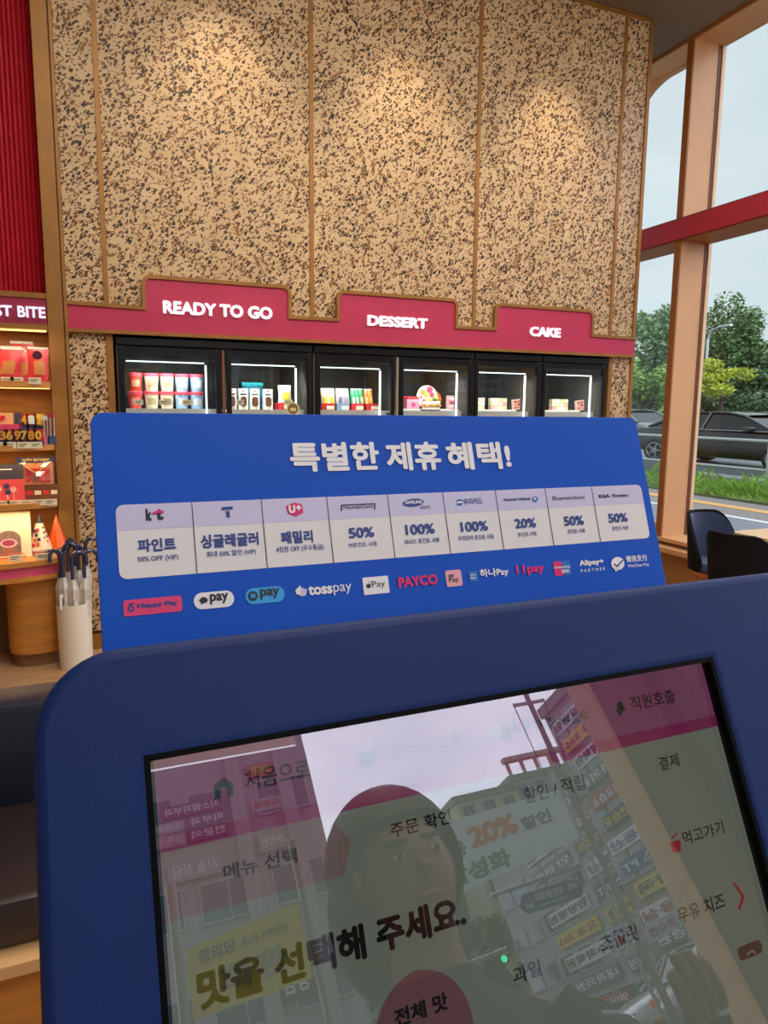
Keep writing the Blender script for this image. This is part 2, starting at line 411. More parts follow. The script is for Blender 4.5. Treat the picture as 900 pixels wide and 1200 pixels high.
def ribbon(bm, line, wd, y0, y1):
    for a, b in zip(line[:-1], line[1:]):
        d = Vector((b[0]-a[0], b[1]-a[1])); L = d.length
        if L < 1e-5: continue
        d /= L; nn = Vector((-d.y, d.x))*wd/2; a2 = Vector(a)-d*wd*.35; b2 = Vector(b)+d*wd*.35
        prism(bm, [tuple(a2-nn), tuple(b2-nn), tuple(b2+nn), tuple(a2+nn)], y0, y1, 'Y')
def strip(bm, line, wd, y0, y1):
    n_ = len(line); R = []
    for i in range(n_):
        p = Vector(line[i]); d0 = (p-Vector(line[max(i-1, 0)])); d1 = (Vector(line[min(i+1, n_-1)])-p)
        d0 = d0.normalized() if d0.length > 1e-6 else d1.normalized(); d1 = d1.normalized() if d1.length > 1e-6 else d0
        nn = (Vector((-d0.y, d0.x))+Vector((-d1.y, d1.x))).normalized(); k = wd/2/max(.5, nn.dot(Vector((-d0.y, d0.x))))
        q = [p-nn*k, p+nn*k]; R.append([bm.verts.new((q[0].x, y0, q[0].y)), bm.verts.new((q[1].x, y0, q[1].y)), bm.verts.new((q[1].x, y1, q[1].y)), bm.verts.new((q[0].x, y1, q[0].y))])
    for A, Bb in zip(R[:-1], R[1:]):
        for k in range(4): bm.faces.new((A[k], A[(k+1) % 4], Bb[(k+1) % 4], Bb[k]))
    bm.faces.new(R[0][::-1]); bm.faces.new(R[-1])
clean = [topline[0]]
for q in topline[1:]:
    if (Vector(q)-Vector(clean[-1])).length > .003: clean.append(q)
strip(me, clean, .022, WY-.042, WY)
obj('gold_edging', me, M_gold, fas)
obj('gold_edging', B(-.08, 4.2, WY-.045, WY, 1.985, 2.006), M_gold, fas)
WMf = WM[fas.name]
def wtext(s, p0, p1, y, m, parent, **k):
    """world-frame lettering on a plane Y=y between two measured pixels (bottom left, top right)"""
    a = PY(*p0, y); b = PY(*p1, y); loc = WM[parent.name].to_translation()
    return text(s, a.x-loc.x, b.x-loc.x, a.z-loc.z, b.z-loc.z, y-loc.y, m, parent, **k)
a = PY(191, 369, 4.72); b = PY(319, 359, 4.72)
for s, p0, p1, h in (('READY TO GO', (191, 367.5), (319, 375), 15.5), ('DESSERT', (430, 381.5), (500.5, 386), 12.5), ('CAKE', (620, 394), (656, 396), 11.5)):
    A = PY(*p0, 4.72); Bq = PY(*p1, 4.72); zt = PY(p0[0], p0[1]-h, 4.72).z; loc = WMf.to_translation()
    text(s, A.x-loc.x, Bq.x-loc.x, (A.z+Bq.z)/2-loc.z, zt-loc.z, 4.72-loc.y, M_letter, fas, bold=.045, depth=.014)

# ---------------------------------------------------------------- window wall on the right
Xi, Xg = 4.70, 5.00
def win(name, y0, y1, arch=False):
    W_ = thing(name, None, None, (Xg, (y0+y1)/2, 0), kind='structure')
    return W_
sw = struct('wall_right', B(Xi+.02, Xg+.05, -3.1, 7.0, -.12, .42), mat('veneer_apron', (176, 130, 72), .55, var=.12, vscale=3, stretch=(1, 1, 4)))
struct('wall_right_far', B(Xi, Xg+.05, 6.1, 7.0, .42, CEIL), M_frame)
tr = thing('trim_2', None, None, (4.85, 2, .42), kind='structure')
obj('window_sill', B(Xi-.03, Xg-.02, -3.1, 6.1, .405, .44, bev=.004), M_frame, tr)
obj('window_sill_lip', B(Xi-.12, Xi+.02, -3.1, 6.1, .33, .375, bev=.004), M_frame, tr)
hd = struct('trim_3', B(Xi, Xg+.03, -3.1, 6.1, 4.545, CEIL), M_frame)
obj('head_edge', B(Xi-.02, Xi+.001, -3.1, 6.1, 4.545, CEIL), M_frame_dk, hd)
t4 = struct('trim_4', B(Xi-.02, Xg+.0, -3.1, 6.1, 2.995, 3.145), M_frame)
obj('red_transom_face', B(Xi-.035, Xi-.019, -3.1, 6.1, 2.985, 3.15), M_red, t4)
obj('transom_cap', B(Xi-.03, Xg, -3.1, 6.1, 3.145, 3.158), mat('grey_cap', (92, 84, 84), .5), t4)
obj('transom_underside', B(Xi-.018, Xg, -3.1, 6.1, 2.972, 2.996), M_frame_dk, t4)
M_pane = glass('rainy_window_glass', (.97, .985, .985), .015, drops=True, fres=1.12)
fins = [6.1, 4.83, 2.33, -.17, -2.67]
for i, y in enumerate(fins[1:]):
    f1 = thing('trim_%d' % (5+i), None, None, (4.85, y, .44), kind='structure')
    obj('mullion_face', B(Xi+.004, Xg, y-.03, y+.03, .44, 4.545), M_frame, f1)
    obj('mullion_edge', B(Xi-.012, Xi+.004, y-.032, y+.032, .40, 4.55), M_frame_dk, f1)
    obj('gasket', B(Xg-.035, Xg+.01, y-.036, y-.028, .44, 4.545), mat('dark_gasket', (110, 66, 46), .5), f1)
    obj('glazing_bead', B(Xg-.004, Xg+.03, y-.046, y-.036, .44, 4.545), mat('pale_bead', (226, 190, 150), .5), f1)
for i in range(4):
    a, b = fins[i+1]+.03, fins[i]-.03
    wn = thing('window_%d' % (i+1), None, None, (Xg, (a+b)/2, .44), kind='structure')
    obj('glass_pane', B(Xg, Xg+.008, a, b, .44, 2.975), M_pane, wn)
    obj('glass_pane', B(Xg, Xg+.008, a, b, 3.155, 4.545), M_pane, wn)
    if i == 0:
        obj('bottom_rail', B(Xg-.03, Xg+.03, a, b, .44, .50), M_frame, wn)
# rounded spandrel in the corner of the far upper window
pa = [PX(*q, 4.955) for q in ((808, 76), (796, 81), (785, 88), (775, 96), (766, 105), (760, 113))]
sp = [(4.85, 4.56)] + [(p.y, p.z) for p in pa] + [(5.78, 4.32), (5.95, 4.05), (6.1, 3.6), (6.1, 4.56)]
struct('trim_9', PR(sp, 4.95, 4.99, 'X'), M_frame)

# front glazing behind the photographer
for i, (x0, x1) in enumerate(((-1.6, .72), (.75, 3.05))):
    wn = thing('window_%d' % (5+i), None, None, ((x0+x1)/2, -3.0, 0), kind='structure')
    obj('glass_pane', B(x0, x1, -3.03, -3.02, .1, 4.4), glass('front_glass%d' % i, (.97, .98, .98), .0, fres=1.1), wn)
    obj('bottom_rail', B(x0, x1, -3.06, -2.98, 0, .1), M_frame, wn)
    obj('top_rail', B(x0, x1, -3.06, -2.98, 4.4, CEIL), M_frame, wn)
struct('trim_10', B(3.03, 3.06, -3.1, -2.9, 0, CEIL), mat('pale_bead', (226, 190, 150), .5))

# ================================================================ COOLERS
M_cg = glass('cooler_door_glass', (.95, .96, .96), .05)
def cooler(label, x0, x1, doors, seed):
    t = thing('display_cooler', label, 'cooler', ((x0+x1)/2, 4.76, 0), group=None)
    Yf, Yb, H = 4.76, 5.55, 1.97
    b = new()
    box(b, x0+.002, x0+.03, Yf, Yb, .1, H); box(b, x1-.03, x1-.002, Yf, Yb, .1, H); box(b, x0+.03, x1-.03, Yb-.03, Yb, .1, H)
    box(b, x0+.03, x1-.03, Yf+.03, Yb, 1.90, H); box(b, x0+.03, x1-.03, Yf+.03, Yb, .1, .25)
    obj('cabinet', b, M_dark, t)
    obj('header', B(x0+.003, x1-.003, 4.735, 4.79, 1.925, H, bev=.003), M_black, t)
    obj('kick_plate', B(x0+.003, x1-.003, 4.75, 4.80, .02, .24, bev=.003), M_black, t)
    for z in (.62, 1.0):
        s = obj('shelf', B(x0+.04, x1-.04, 4.88, 5.5, z, z+.012), M_steel, t)
    n = len(doors)
    for (dx0, dx1, shelf_z) in doors:
        s = obj('shelf', B(dx0+.02, dx1-.02, 4.87, 5.5, shelf_z-.012, shelf_z), M_white, t)
        obj('price_rail', B(dx0+.02, dx1-.02, 4.855, 4.87, shelf_z-.035, shelf_z+.004), mat('clear_rail', (205, 208, 204), .3), s)
        d = new(); fw = .035
        box(d, dx0+.004, dx0+fw, 4.742, 4.772, .26, 1.915, bev=.002); box(d, dx1-fw, dx1-.004, 4.742, 4.772, .26, 1.915, bev=.002)
        box(d, dx0+fw, dx1-fw, 4.742, 4.772, 1.875, 1.915); box(d, dx0+fw, dx1-fw, 4.742, 4.772, .26, .31)
        dd = obj('door', d, M_black, t)
        obj('glass_pane', B(dx0+fw, dx1-fw, 4.752, 4.757, .31, 1.875), M_cg, dd)
        obj('handle', B(dx1-.028, dx1-.014, 4.715, 4.742, .8, 1.3, bev=.002), M_black, dd)
        obj('inner_liner', B(dx0+.03, dx0+.036, 4.80, 5.5, .26, 1.88), M_dark, t)
        obj('led_tube', B(dx0+.05, dx1-.10, 4.80, 4.812, 1.827, 1.834), M_led, t, label='thin glowing white tube at the top')
        obj('led_tube', B(dx1-.092, dx1-.082, 4.82, 4.834, .35, 1.82), M_led, t, label='upright glowing white tube')
        l = light('cooler_lamp', 'AREA', ((dx0+dx1)/2, 4.86, 1.80), 2.6, (.92, 1, .97), ((dx0+dx1)/2, 5.1, 1.2), .4, .05)
    return t
SZ = PY(200, 479.5, 4.95).z
D = [.18, .82, 1.44, 2.07, 2.70, 3.31, 3.95]
c1 = cooler('black double-door cooler below READY TO GO, leftmost of the row', D[0], D[2]-.005, [(D[0]+.01, D[1], SZ), (D[1]+.03, D[2]-.01, SZ)], 1)
c2 = cooler('black double-door cooler below DESSERT, with pouches and fruit cakes', D[2]+.005, D[4]-.005, [(D[2]+.02, D[3]-.01, SZ), (D[3]+.02, D[4]-.01, SZ)], 2)
c3 = cooler('black single-door cooler below CAKE, with two stacks of dessert boxes', D[4]+.005, D[5]-.005, [(D[4]+.01, D[5]-.01, SZ)], 3)
c4 = cooler('black single-door cooler at the right end of the row', D[5]+.005, D[6], [(D[5]+.01, D[6]-.01, SZ)], 4)
obj('door_gap_strip', B(D[1]+.006, D[1]+.022, 4.745, 4.765, .26, 1.915), mat('copper_gasket', (124, 74, 48), .4), c1)  # plain copper-brown gasket strip between the two doors
obj('door_gap_strip', B(D[3]-.002, D[3]+.014, 4.745, 4.765, .26, 1.915), mat('pale_gasket', (150, 140, 124), .4), c2)  # plain pale gasket strip between the two doors

# pints in the first cooler
def colname(c): return c
def pint(x, y, z, lid, body, label, grp):
    t = thing('ice_cream_pint', label, 'ice cream', (x, y, z), group=grp)
    obj('tub', LA([(0, 0), (.036, 0), (.037, .004), (.045, .098), (0, .098)], n=20), body, t, True, local=True)
    obj('lid', LA([(0, .096), (.048, .096), (.049, .112), (.046, .116), (0, .116)], n=20), lid, t, True, local=True)
    bm = new()
    for k in range(7):
        a0 = math.radians(-90-38+k*11); a1 = a0+math.radians(11)
        r0, r1 = .0392, .0432
        vs = [bm.verts.new((r0*math.cos(a0), r0*math.sin(a0), .028)), bm.verts.new((r0*math.cos(a1), r0*math.sin(a1), .028)),
              bm.verts.new((r1*math.cos(a1), r1*math.sin(a1), .072)), bm.verts.new((r1*math.cos(a0), r1*math.sin(a0), .072))]
        bm.faces.new(vs)
    for v in bm.verts: v.co.x *= 1.01; v.co.y *= 1.02
    obj('scoop_picture', bm, mat('scoop_print_'+body.name, tuple(int(c) for c in {'red_tub': (240, 150, 120), 'cream_tub': (176, 160, 120), 'blue_tub': (220, 222, 224)}[body.name]), .5), t, local=True)
    return t
lidm = mat('coral_lid', (232, 74, 92), .4)
tubs = {'red': mat('red_tub', (224, 62, 46), .45), 'cream': mat('cream_tub', (236, 226, 196), .45), 'blue': mat('blue_tub', (150, 186, 224), .45)}
px = [158.8, 178, 195.9, 213.2, 230.8]; cs = ['red', 'cream', 'cream', 'blue', 'blue']
pos = ['leftmost', 'second from the left', 'middle', 'fourth from the left', 'rightmost']
for row, yb in ((0, 476), (1, 457.5)):
    for i, x in enumerate(px):
        p = PY(x, yb, 4.97)
        pint(p.x, 4.97, SZ + row*.1165, lidm, tubs[cs[i]], '%s ice cream pint, %s in the %s row of the first cooler' % (cs[i], pos[i], ('lower', 'upper')[row]), 'ice cream pints in the first cooler')
def tag_card(p, wd, ht, label, dark=True, parent=None, rot=0, grp=None, y=None):
    t = thing('price_tag', label, 'price tag', p, group=grp)
    obj('card', B(-wd/2, wd/2, -.001, .001, 0, ht), M_tag, t, local=True)
    for k in range(2):
        obj('print_line', B(-wd*.36, wd*(.30-.2*k), -.0022, -.001, ht*(.62-.28*k), ht*(.72-.28*k)), M_ink, t, local=True)
    obj('clip', B(-.006, .006, -.004, .004, -.004, .004), mat('clear_clip', (200, 196, 180), .3), t, local=True)
    return t
for i, (xa, xb, lb) in enumerate(((158, 168, 'white price tag under the red pints'), (186.5, 201, 'white price tag under the two cream pints'), (214, 226, 'white price tag under the blue pints'), (278, 286, 'white price tag under the chocolate ice cream bars'), (333, 343, 'white price tag on the red tray beside the ice cream bars'))):
    a = PY(xa, 474.5, 4.845); b = PY(xb, 474.5, 4.845)
    tag_card(((a.x+b.x)/2, 4.845, a.z), b.x-a.x, .034, lb)

# second door: boxed chocolate bars, pouch, tub, round sticker
M_pack = mat('white_pack', (240, 236, 230), .5); M_choc = mat('chocolate', (92, 50, 28), .4, bump=.8, bscale=120)
for i, x in enumerate((272, 285.5, 299, 314.5)):
    p = PY(x, 476.5, 4.97)
    t = thing('ice_cream_bar_pack', 'white pack with a chocolate ice cream bar, %s of four in the second cooler door' % ('first', 'second', 'third', 'fourth')[i], 'ice cream', (p.x, 4.97, SZ), group='chocolate bar packs in the second cooler door')
    obj('carton', B(-.032, .032, 0, .05, 0, .145, bev=.002), M_pack, t, local=True)
    bm = PR(rrect(-.020, .022, .022, .092, .018), -.006, .0005, 'Y'); obj('chocolate_bar', bm, M_choc, t, local=True)
    obj('stick', B(.006, .013, -.004, .0, .0, .024), mat('wood_stick', (214, 176, 120), .6), t, local=True)
    obj('red_emblem', B(-.008, .008, -.002, 0, .126, .136), mat('red_ink', (200, 30, 50), .5), t, local=True)
    obj('title_print', B(-.022, .022, -.0015, 0, .100, .112), M_ink, t, local=True)
def pouch(name, label, cx, Y, z, wd, ht, m, m2, cat='snack', tilt=0, grp=None, lean=.15, art=None):
    t = thing(name, label, cat, (cx, Y, z), group=grp)
    bm = new(); n = 7; k = 5
    def P(i, j, s):
        u = i/n; v = j/k; bul = math.sin(math.pi*u)*math.sin(math.pi*min(1, v*1.02))*.018*s
        nar = 1-.10*math.sin(math.pi*v)
        return Vector(((u-.5)*wd*nar + tilt*v*ht, -bul + lean*v*ht, v*ht + (.003*(-1)**i if j == k else 0)))
    for s in (1, -1):
        g = [[bm.verts.new(P(i, j, s)) for j in range(k+1)] for i in range(n+1)]
        for i in range(n):
            for j in range(k): bm.faces.new((g[i][j], g[i+1][j], g[i+1][j+1], g[i][j+1]))
    bmesh.ops.remove_doubles(bm, verts=bm.verts, dist=1e-5)
    obj('bag', bm, m, t, True, local=True)
    bm = new(); g = []
    for i in range(2, n):
        g.append([bm.verts.new(P(i, j, 1)+Vector((0, -.002, 0))) for j in range(1, 4)])
    for i in range(len(g)-1):
        for j in range(2): bm.faces.new((g[i][j], g[i+1][j], g[i+1][j+1], g[i][j+1]))
    obj('picture', bm, m2, t, True, local=True)
    bm = B(-wd*.46+tilt*ht, wd*.46+tilt*ht, lean*ht-.004, lean*ht+.004, ht*.95, ht*1.01); obj('crimped_top', bm, mat('foil_seal', (228, 226, 216), .3, .3), t, local=True)
    return t
p = PY(334, 467, 4.97)
pouch('snack_pouch', 'white and yellow pouch standing in a red tray, right side of second cooler door', p.x, 4.97, SZ+.05, .10, .125, mat('white_pouch', (226, 232, 226), .35), mat('lemon_print', (232, 220, 60), .4), 'ice cream')
def tray(label, xa, xb, m, Y=4.93, h=.052):
    a = PY(xa, 478, Y); b = PY(xb, 478, Y); wd = b.x-a.x
    t = thing('product_tray', label, 'tray', ((a.x+b.x)/2, Y, SZ), group='product trays in the coolers')
    bm = new(); box(bm, -wd/2+.002, wd/2-.002, 0, .004, 0, h); box(bm, -wd/2+.002, -wd/2+.005, 0, .12, 0, h); box(bm, wd/2-.005, wd/2-.002, 0, .12, 0, h); box(bm, -wd/2+.002, wd/2-.002, 0, .12, 0, .003)
    obj('tray_body', bm, m, t, local=True)
    obj('price_card', B(-wd*.1, wd*.42, -.002, 0, .008, h*.66), M_tag, t, local=True)
    return t
M_rtray = mat('red_tray', (196, 34, 52), .5); M_btray = mat('blue_white_tray', (120, 140, 176), .5)
tray('red tray under the white and yellow pouch', 325.5, 344, M_rtray)
tray('red tray under the yellow pouches', 376, 393, M_rtray)
tray('blue grey tray under the purple grey pouches', 394, 410, M_btray)
tray('red tray under the green pouches', 411, 427, M_rtray)
tray('red tray under the orange pouches, rightmost tray of third cooler door', 428, 446, M_rtray)
p = PY(294.5, 449, 5.12)
t = thing('ice_cream_tub', 'teal ice cream tub behind the chocolate bar packs', 'ice cream', (p.x, 5.14, SZ))
obj('tub', B(-.075, .075, -.05, .06, 0, .17, bev=.01), mat('teal_tub', (20, 120, 134), .4), t, local=True)
obj('lid', B(-.08, .08, -.055, .065, .168, .195, bev=.008), mat('teal_lid', (24, 160, 176), .4), t, local=True)
p = PY(343.5, 479, 4.748)
t = thing('round_sticker', 'round yellow and brown sticker on the glass of the second cooler door', 'sticker', (p.x, 4.7505, p.z))
obj('disc', PR([(.045*math.cos(k*math.pi/14), .045*math.sin(k*math.pi/14)) for k in range(28)], -.0006, .0006, 'Y'), mat('sticker_cream', (214, 200, 130), .5), t, local=True)
obj('ring_print', PR([(.036*math.cos(k*math.pi/14), .036*math.sin(k*math.pi/14)) for k in range(28)], -.001, -.0006, 'Y'), mat('sticker_brown', (120, 92, 60), .5), t, local=True)
obj('centre_print', B(-.02, .02, -.0016, -.001, -.016, .006), mat('sticker_cream', (214, 200, 130), .5), t, local=True)

# third door: pouches
for i, (xa, xb, n_, c_, c2_) in enumerate(((377, 386, 'yellow', (236, 226, 190), (238, 204, 40)), (385.5, 394.5, 'yellow', (230, 226, 200), (226, 190, 50)), (393.5, 403, 'purple grey', (206, 202, 210), (120, 108, 128)), (402, 411.5, 'purple grey', (198, 196, 210), (140, 126, 150)),
        (411, 417.5, 'green', (36, 150, 84), (210, 226, 206)), (416.5, 422.5, 'green', (40, 160, 90), (200, 220, 190)), (421.5, 427.5, 'green', (30, 140, 80), (216, 228, 210)), (427.5, 433.5, 'orange', (226, 110, 30), (240, 214, 150)), (432.5, 438.5, 'orange', (232, 124, 36), (240, 200, 120)))):
    a = PY(xa, 470, 4.96); b = PY(xb, 470, 4.96); names = ['first', 'second', 'first', 'second', 'first', 'second', 'third', 'first', 'second']
    pouch('snack_pouch', '%s snack pouch in the third cooler, %s of its colour from the left' % (n_, names[i]), (a.x+b.x)/2, 4.96+.012*(i % 2), SZ+.01, (b.x-a.x), .150, mat('pouch_%d' % i, c_, .35), mat('pouch_art_%d' % i, c2_, .4), 'ice cream', tilt=random.uniform(-.08, .08), grp='pouches in the third cooler door')

# fourth door: cakes
M_pink = mat('pink_box', (240, 150, 170), .5); M_straw = mat('strawberry', (196, 26, 44), .35)
t = thing('cake_board', 'white cake shelf board with printed strip in the fourth cooler door', 'board', (PY(505, 480, 4.92).x, 4.92, SZ))
obj('board', B(-.27, .23, -.03, .30, 0, .018, bev=.003), M_white, t, local=True)
obj('printed_strip', B(-.10, .06, -.032, -.03, .004, .014), M_ink, t, local=True)
Zc = SZ+.018
p = PY(482.5, 478, 4.98)
t = thing('strawberry_cake', 'pink cake topped with red berries, left in the fourth cooler door', 'cake', (p.x, 5.0, Zc))
obj('cake_body', B(-.055, .055, -.05, .06, 0, .072, bev=.006), M_pink, t, local=True)
obj('heart_print', PR([(.018*math.cos(a_/8*math.pi), .03+.018*math.sin(a_/8*math.pi)) for a_ in range(16)], -.0525, -.050, 'Y'), mat('rose_ink', (216, 60, 110), .5), t, local=True)
for ix in range(4):
    for iy in range(3):
        obj('berry', LA([(0, 0), (.011, .003), (.0135, .011), (.009, .020), (0, .025)], (-.04+ix*.027, -.036+iy*.032, .070), n=10), M_straw, t, True, local=True)
p = PY(502.5, 468, 5.03)
t = thing('decorated_cake_disc', 'round white cake lid with pink and orange decorations leaning upright', 'cake', (p.x, 5.06, Zc))
circ = lambda r, cx=0, cz=0, n=28: [(cx+r*math.cos(k*2*math.pi/n), cz+r*math.sin(k*2*math.pi/n)) for k in range(n)]
obj('disc', PR(circ(.088, 0, .095), 0, .012, 'Y'), mat('cream_icing', (244, 232, 214), .5), t, local=True)
for k, (dx, dz, r_, c_) in enumerate(((.02, .15, .026, (226, 60, 100)), (-.04, .13, .022, (240, 150, 40)), (.04, .11, .02, (230, 80, 90)), (-.01, .11, .016, (246, 190, 60)), (-.055, .09, .014, (250, 130, 130)), (.06, .08, .016, (120, 180, 70)))):
    obj('decoration', PR(circ(r_, dx, dz, 12), -.006, 0, 'Y'), mat('deco_%d' % k, c_, .5), t, local=True)
t = thing('orange_cake_disc', 'round orange edged cake behind the fruit cake', 'cake', (PY(513, 470, 5.03).x, 5.10, Zc))
obj('disc', PR(circ(.07, 0, .072), 0, .012, 'Y'), mat('orange_glaze', (222, 130, 40), .4), t, local=True)
obj('centre', PR(circ(.045, 0, .072), -.004, 0, 'Y'), mat('custard', (240, 200, 90), .5), t, local=True)
t = thing('fruit_cake', 'white cake with strawberry and kiwi slices in the fourth cooler door', 'cake', (PY(506, 478, 4.97).x, 4.985, Zc))
obj('cake_body', LA([(0, 0), (.07, 0), (.072, .055), (.068, .06), (0, .06)], n=28), mat('cream_icing', (244, 232, 214), .5), t, True, local=True)
for k in range(11):
    a_ = math.radians(200+k*14); c_ = [(222, 50, 70), (240, 150, 40), (130, 190, 60)][k % 3]
    obj('fruit_slice', LA([(0, 0), (.010, .001), (.012, .008), (.010, .015), (0, .016)], (.071*math.cos(a_), .071*math.sin(a_), .018), n=8), mat('fruit_%d' % (k % 3), c_, .4), t, True, local=True)
for k in range(10):
    a_ = k*2.4; r_ = .012+.0048*k; c_ = [(222, 50, 70), (240, 150, 40), (70, 40, 60)][k % 3]
    obj('fruit_topping', LA([(0, 0), (.012, .002), (.013, .010), (.006, .018), (0, .020)], (r_*math.cos(a_), r_*math.sin(a_), .058), n=8), mat('fruitt_%d' % (k % 3), c_, .4), t, True, local=True)
t = thing('dessert_box', 'small pink patterned dessert box at the right of the fourth cooler door', 'box', (PY(529.5, 479, 4.98).x, 5.0, Zc))
obj('carton', B(-.032, .032, -.02, .02, 0, .105, bev=.002), mat('pale_pink_card', (244, 176, 176), .5), t, local=True)
for k in range(3):
    obj('print_band', B(-.022, .022, -.022, -.02, .014+k*.03, .03+k*.03), mat('rose_ink', (216, 60, 110), .5) if k % 2 else M_white, t, local=True)

# fifth and sixth doors: gridded dessert stacks, cards
palette = [(236, 216, 170), (240, 190, 180), (196, 214, 160), (246, 236, 214), (226, 150, 150), (210, 196, 160), (250, 210, 130)]
def stack(label, xa, xb, cols, rows, Y=4.98):
    a = PY(xa, 479, Y); b = PY(xb, 479, Y); wd = b.x-a.x; s = wd/cols; h = .030
    t = thing('dessert_box_stack', label, 'dessert', ((a.x+b.x)/2, Y, Zc), group='gridded dessert stacks')
    for i in range(cols):
        for j in range(rows):
            obj('dessert_cube', B(-wd/2+i*s+.001, -wd/2+(i+1)*s-.001, 0, .05, j*(h+.001), j*(h+.001)+h-.001, bev=.003), mat('mac_%d' % ((i*3+j*5+cols) % 7), palette[(i*3+j*5+cols) % 7], .5), t, local=True)
    obj('clear_tray', B(-wd/2-.002, wd/2+.002, -.003, .053, -.002, .0005), M_white, t, local=True)
stack('stack of pastel dessert cubes at the left edge of the fifth cooler door', 560, 568, 2, 3)
stack('wide stack of pastel dessert cubes in the middle of the fifth cooler door', 575.5, 594, 4, 3)
stack('stack of pastel dessert cubes in the last cooler door', 647, 665.7, 4, 3)
for xa, xb, lb, dr in ((601.5, 611.5, 'fifth', (D[4], D[5])), (675.5, 685, 'last', (D[5], D[6]))):
    a = PY(xa, 479, 4.98); b = PY(xb, 479, 4.98); wd = b.x-a.x
    t = thing('dessert_card', 'small pink and cream picture card standing in the %s cooler door' % lb, 'card', ((a.x+b.x)/2, 4.98, Zc), rot=Matrix.Rotation(-.12, 3, 'Y'))
    obj('card', B(-wd/2, wd/2, 0, .02, 0, .085), mat('card_pink', (240, 200, 190), .5), t, local=True)
    for i in range(2):
        for j in range(3):
            obj('picture', B(-wd*.38+i*wd*.4, -wd*.05+i*wd*.4, -.002, 0, .01+j*.024, .028+j*.024), mat('cardpic_%d' % ((i+j) % 3), [(196, 110, 90), (226, 160, 120), (170, 70, 80)][(i+j) % 3], .5), t, local=True)
    c_ = (dr[0]+dr[1])/2
    t = thing('cake_board', 'white shelf board under the dessert stack in the %s cooler door' % lb, 'board', (c_-.03, 4.92, SZ))
    obj('board', B(-.24, .21, -.03, .30, 0, .018, bev=.003), M_white, t, local=True)

# ================================================================ DISPLAY ALCOVE (left)
al = thing('display_shelf_unit', 'golden wood wall display with curved shelves under a lit magenta sign', 'shelf unit', (-.6, 4.8, 0))
AX0, AX1 = -1.25, -.19
obj('back_panel', B(AX0, AX1, 4.84, 4.88, .6, 2.2), M_wood, al)
obj('side_panel', B(AX0, AX0+.02, 4.5, 4.84, .6, 2.2), M_wood, al)
def shelf_outline(rx, ry, cx, yb=4.84, right=AX1):
    pts = [(right, yb)]
    for k in range(25):
        a_ = math.radians(k*180/24); x = cx+rx*math.cos(a_)
        if x > right: continue
        pts.append((x, yb-ry*math.sin(a_)))
    # close on the right pillar
    y_r = yb-ry*math.sqrt(max(0, 1-((right-cx)/rx)**2))
    pts.insert(1, (right, y_r)); return pts
for (pr, pm, lb) in (((62, 448), (0, 450), None), ((70, 520), (0, 523), None), ((75, 585), (0, 598), None)):
    zt = PY(pr[0], pr[1], 4.62).z
    s = obj('shelf', PR(shelf_outline(.60, .42, -.60), zt-.032, zt, 'Z'), M_wood, al)
    obj('light_strip', B(-1.0, AX1-.01, 4.70, 4.71, zt-.038, zt-.033), M_warmled, s)
shz = [PY(62, 448, 4.62).z, PY(70, 520, 4.62).z, PY(75, 585, 4.62).z]
obj('sign_box', B(AX0, AX1-.004, 4.70, 4.84, 2.015, 2.165), mat('dark_magenta_board', (150, 30, 66), .5), al)
obj('sign_edging', B(AX0, AX1, 4.69, 4.84, 2.165, 2.195), M_gold, al)
obj('sign_edging', B(AX0, AX1, 4.68, 4.84, 1.975, 2.015), M_gold, al)
obj('light_strip', B(AX0, AX1-.01, 4.672, 4.68, 1.972, 1.982), M_warmled, al)
aloc = WM[al.name].to_translation()
a = PY(21, 371.5, 4.69); b = PY(53, 361.5, 4.69); a0 = PY(-26, 369, 4.69); b0 = PY(14.5, 369, 4.69)
text('BITE', a.x-aloc.x, b.x-aloc.x, a.z-aloc.z, b.z-aloc.z+.006, 4.69-aloc.y, M_glow, al, bold=.03, depth=.012)
text('BEST', a0.x-aloc.x, b0.x-aloc.x, a.z-aloc.z, b.z-aloc.z+.006, 4.69-aloc.y, M_glow, al, bold=.03, depth=.012)
# counter, pink band and drum
Zk = PY(30, 659, 4.43).z
ct = thing('display_counter', 'rounded golden wood counter with pink band under the wall display', 'counter', (-.42, 4.6, 0))
obj('counter_top', PR(shelf_outline(.66, .44, -.60), Zk-.03, Zk, 'Z'), M_wood, ct)
obj('pink_band', PR(shelf_outline(.63, .41, -.60), Zk-.092, Zk-.03, 'Z'), mat('pink_band', (216, 84, 116), .5), ct)
obj('lower_rim', PR(shelf_outline(.65, .43, -.60), Zk-.118, Zk-.092, 'Z'), M_wood, ct)
def oval(cx, cy, rx, ry, n=36, e=2.6):
    return [(cx+rx*math.copysign(abs(math.cos(k*2*math.pi/n))**(2/e), math.cos(k*2*math.pi/n)), cy+ry*math.copysign(abs(math.sin(k*2*math.pi/n))**(2/e), math.sin(k*2*math.pi/n))) for k in range(n)]
obj('drum', PR(oval(-.345, 4.68, .155, .165), .085, Zk-.118, 'Z'), M_wood, ct, smooth=True)
obj('plinth', PR(oval(-.345, 4.69, .135, .14), 0, .085, 'Z'), mat('plinth_brown', (134, 98, 62), .6), ct, smooth=True)

# fluted red panel over the sign
bm = new(); n = 42*6
prev = None
for k in range(n+1):
    x = AX0+(AX1-AX0)*k/n; y = 4.80-.012*abs(math.sin(math.pi*k/6))
    a_, b_ = bm.verts.new((x, y, 2.19)), bm.verts.new((x, y, CEIL))
    if prev: bm.faces.new((prev[0], a_, b_, prev[1]))
    prev = (a_, b_)
bmesh.ops.solidify(bm, geom=bm.faces[:], thickness=.01)
single('fluted_panel', bm, mat('red_fluted_lacquer', (226, 36, 60), .4, spec=.6), 'glossy red fluted panel above the lit sign at the far left', 'wall panel', smooth=False)

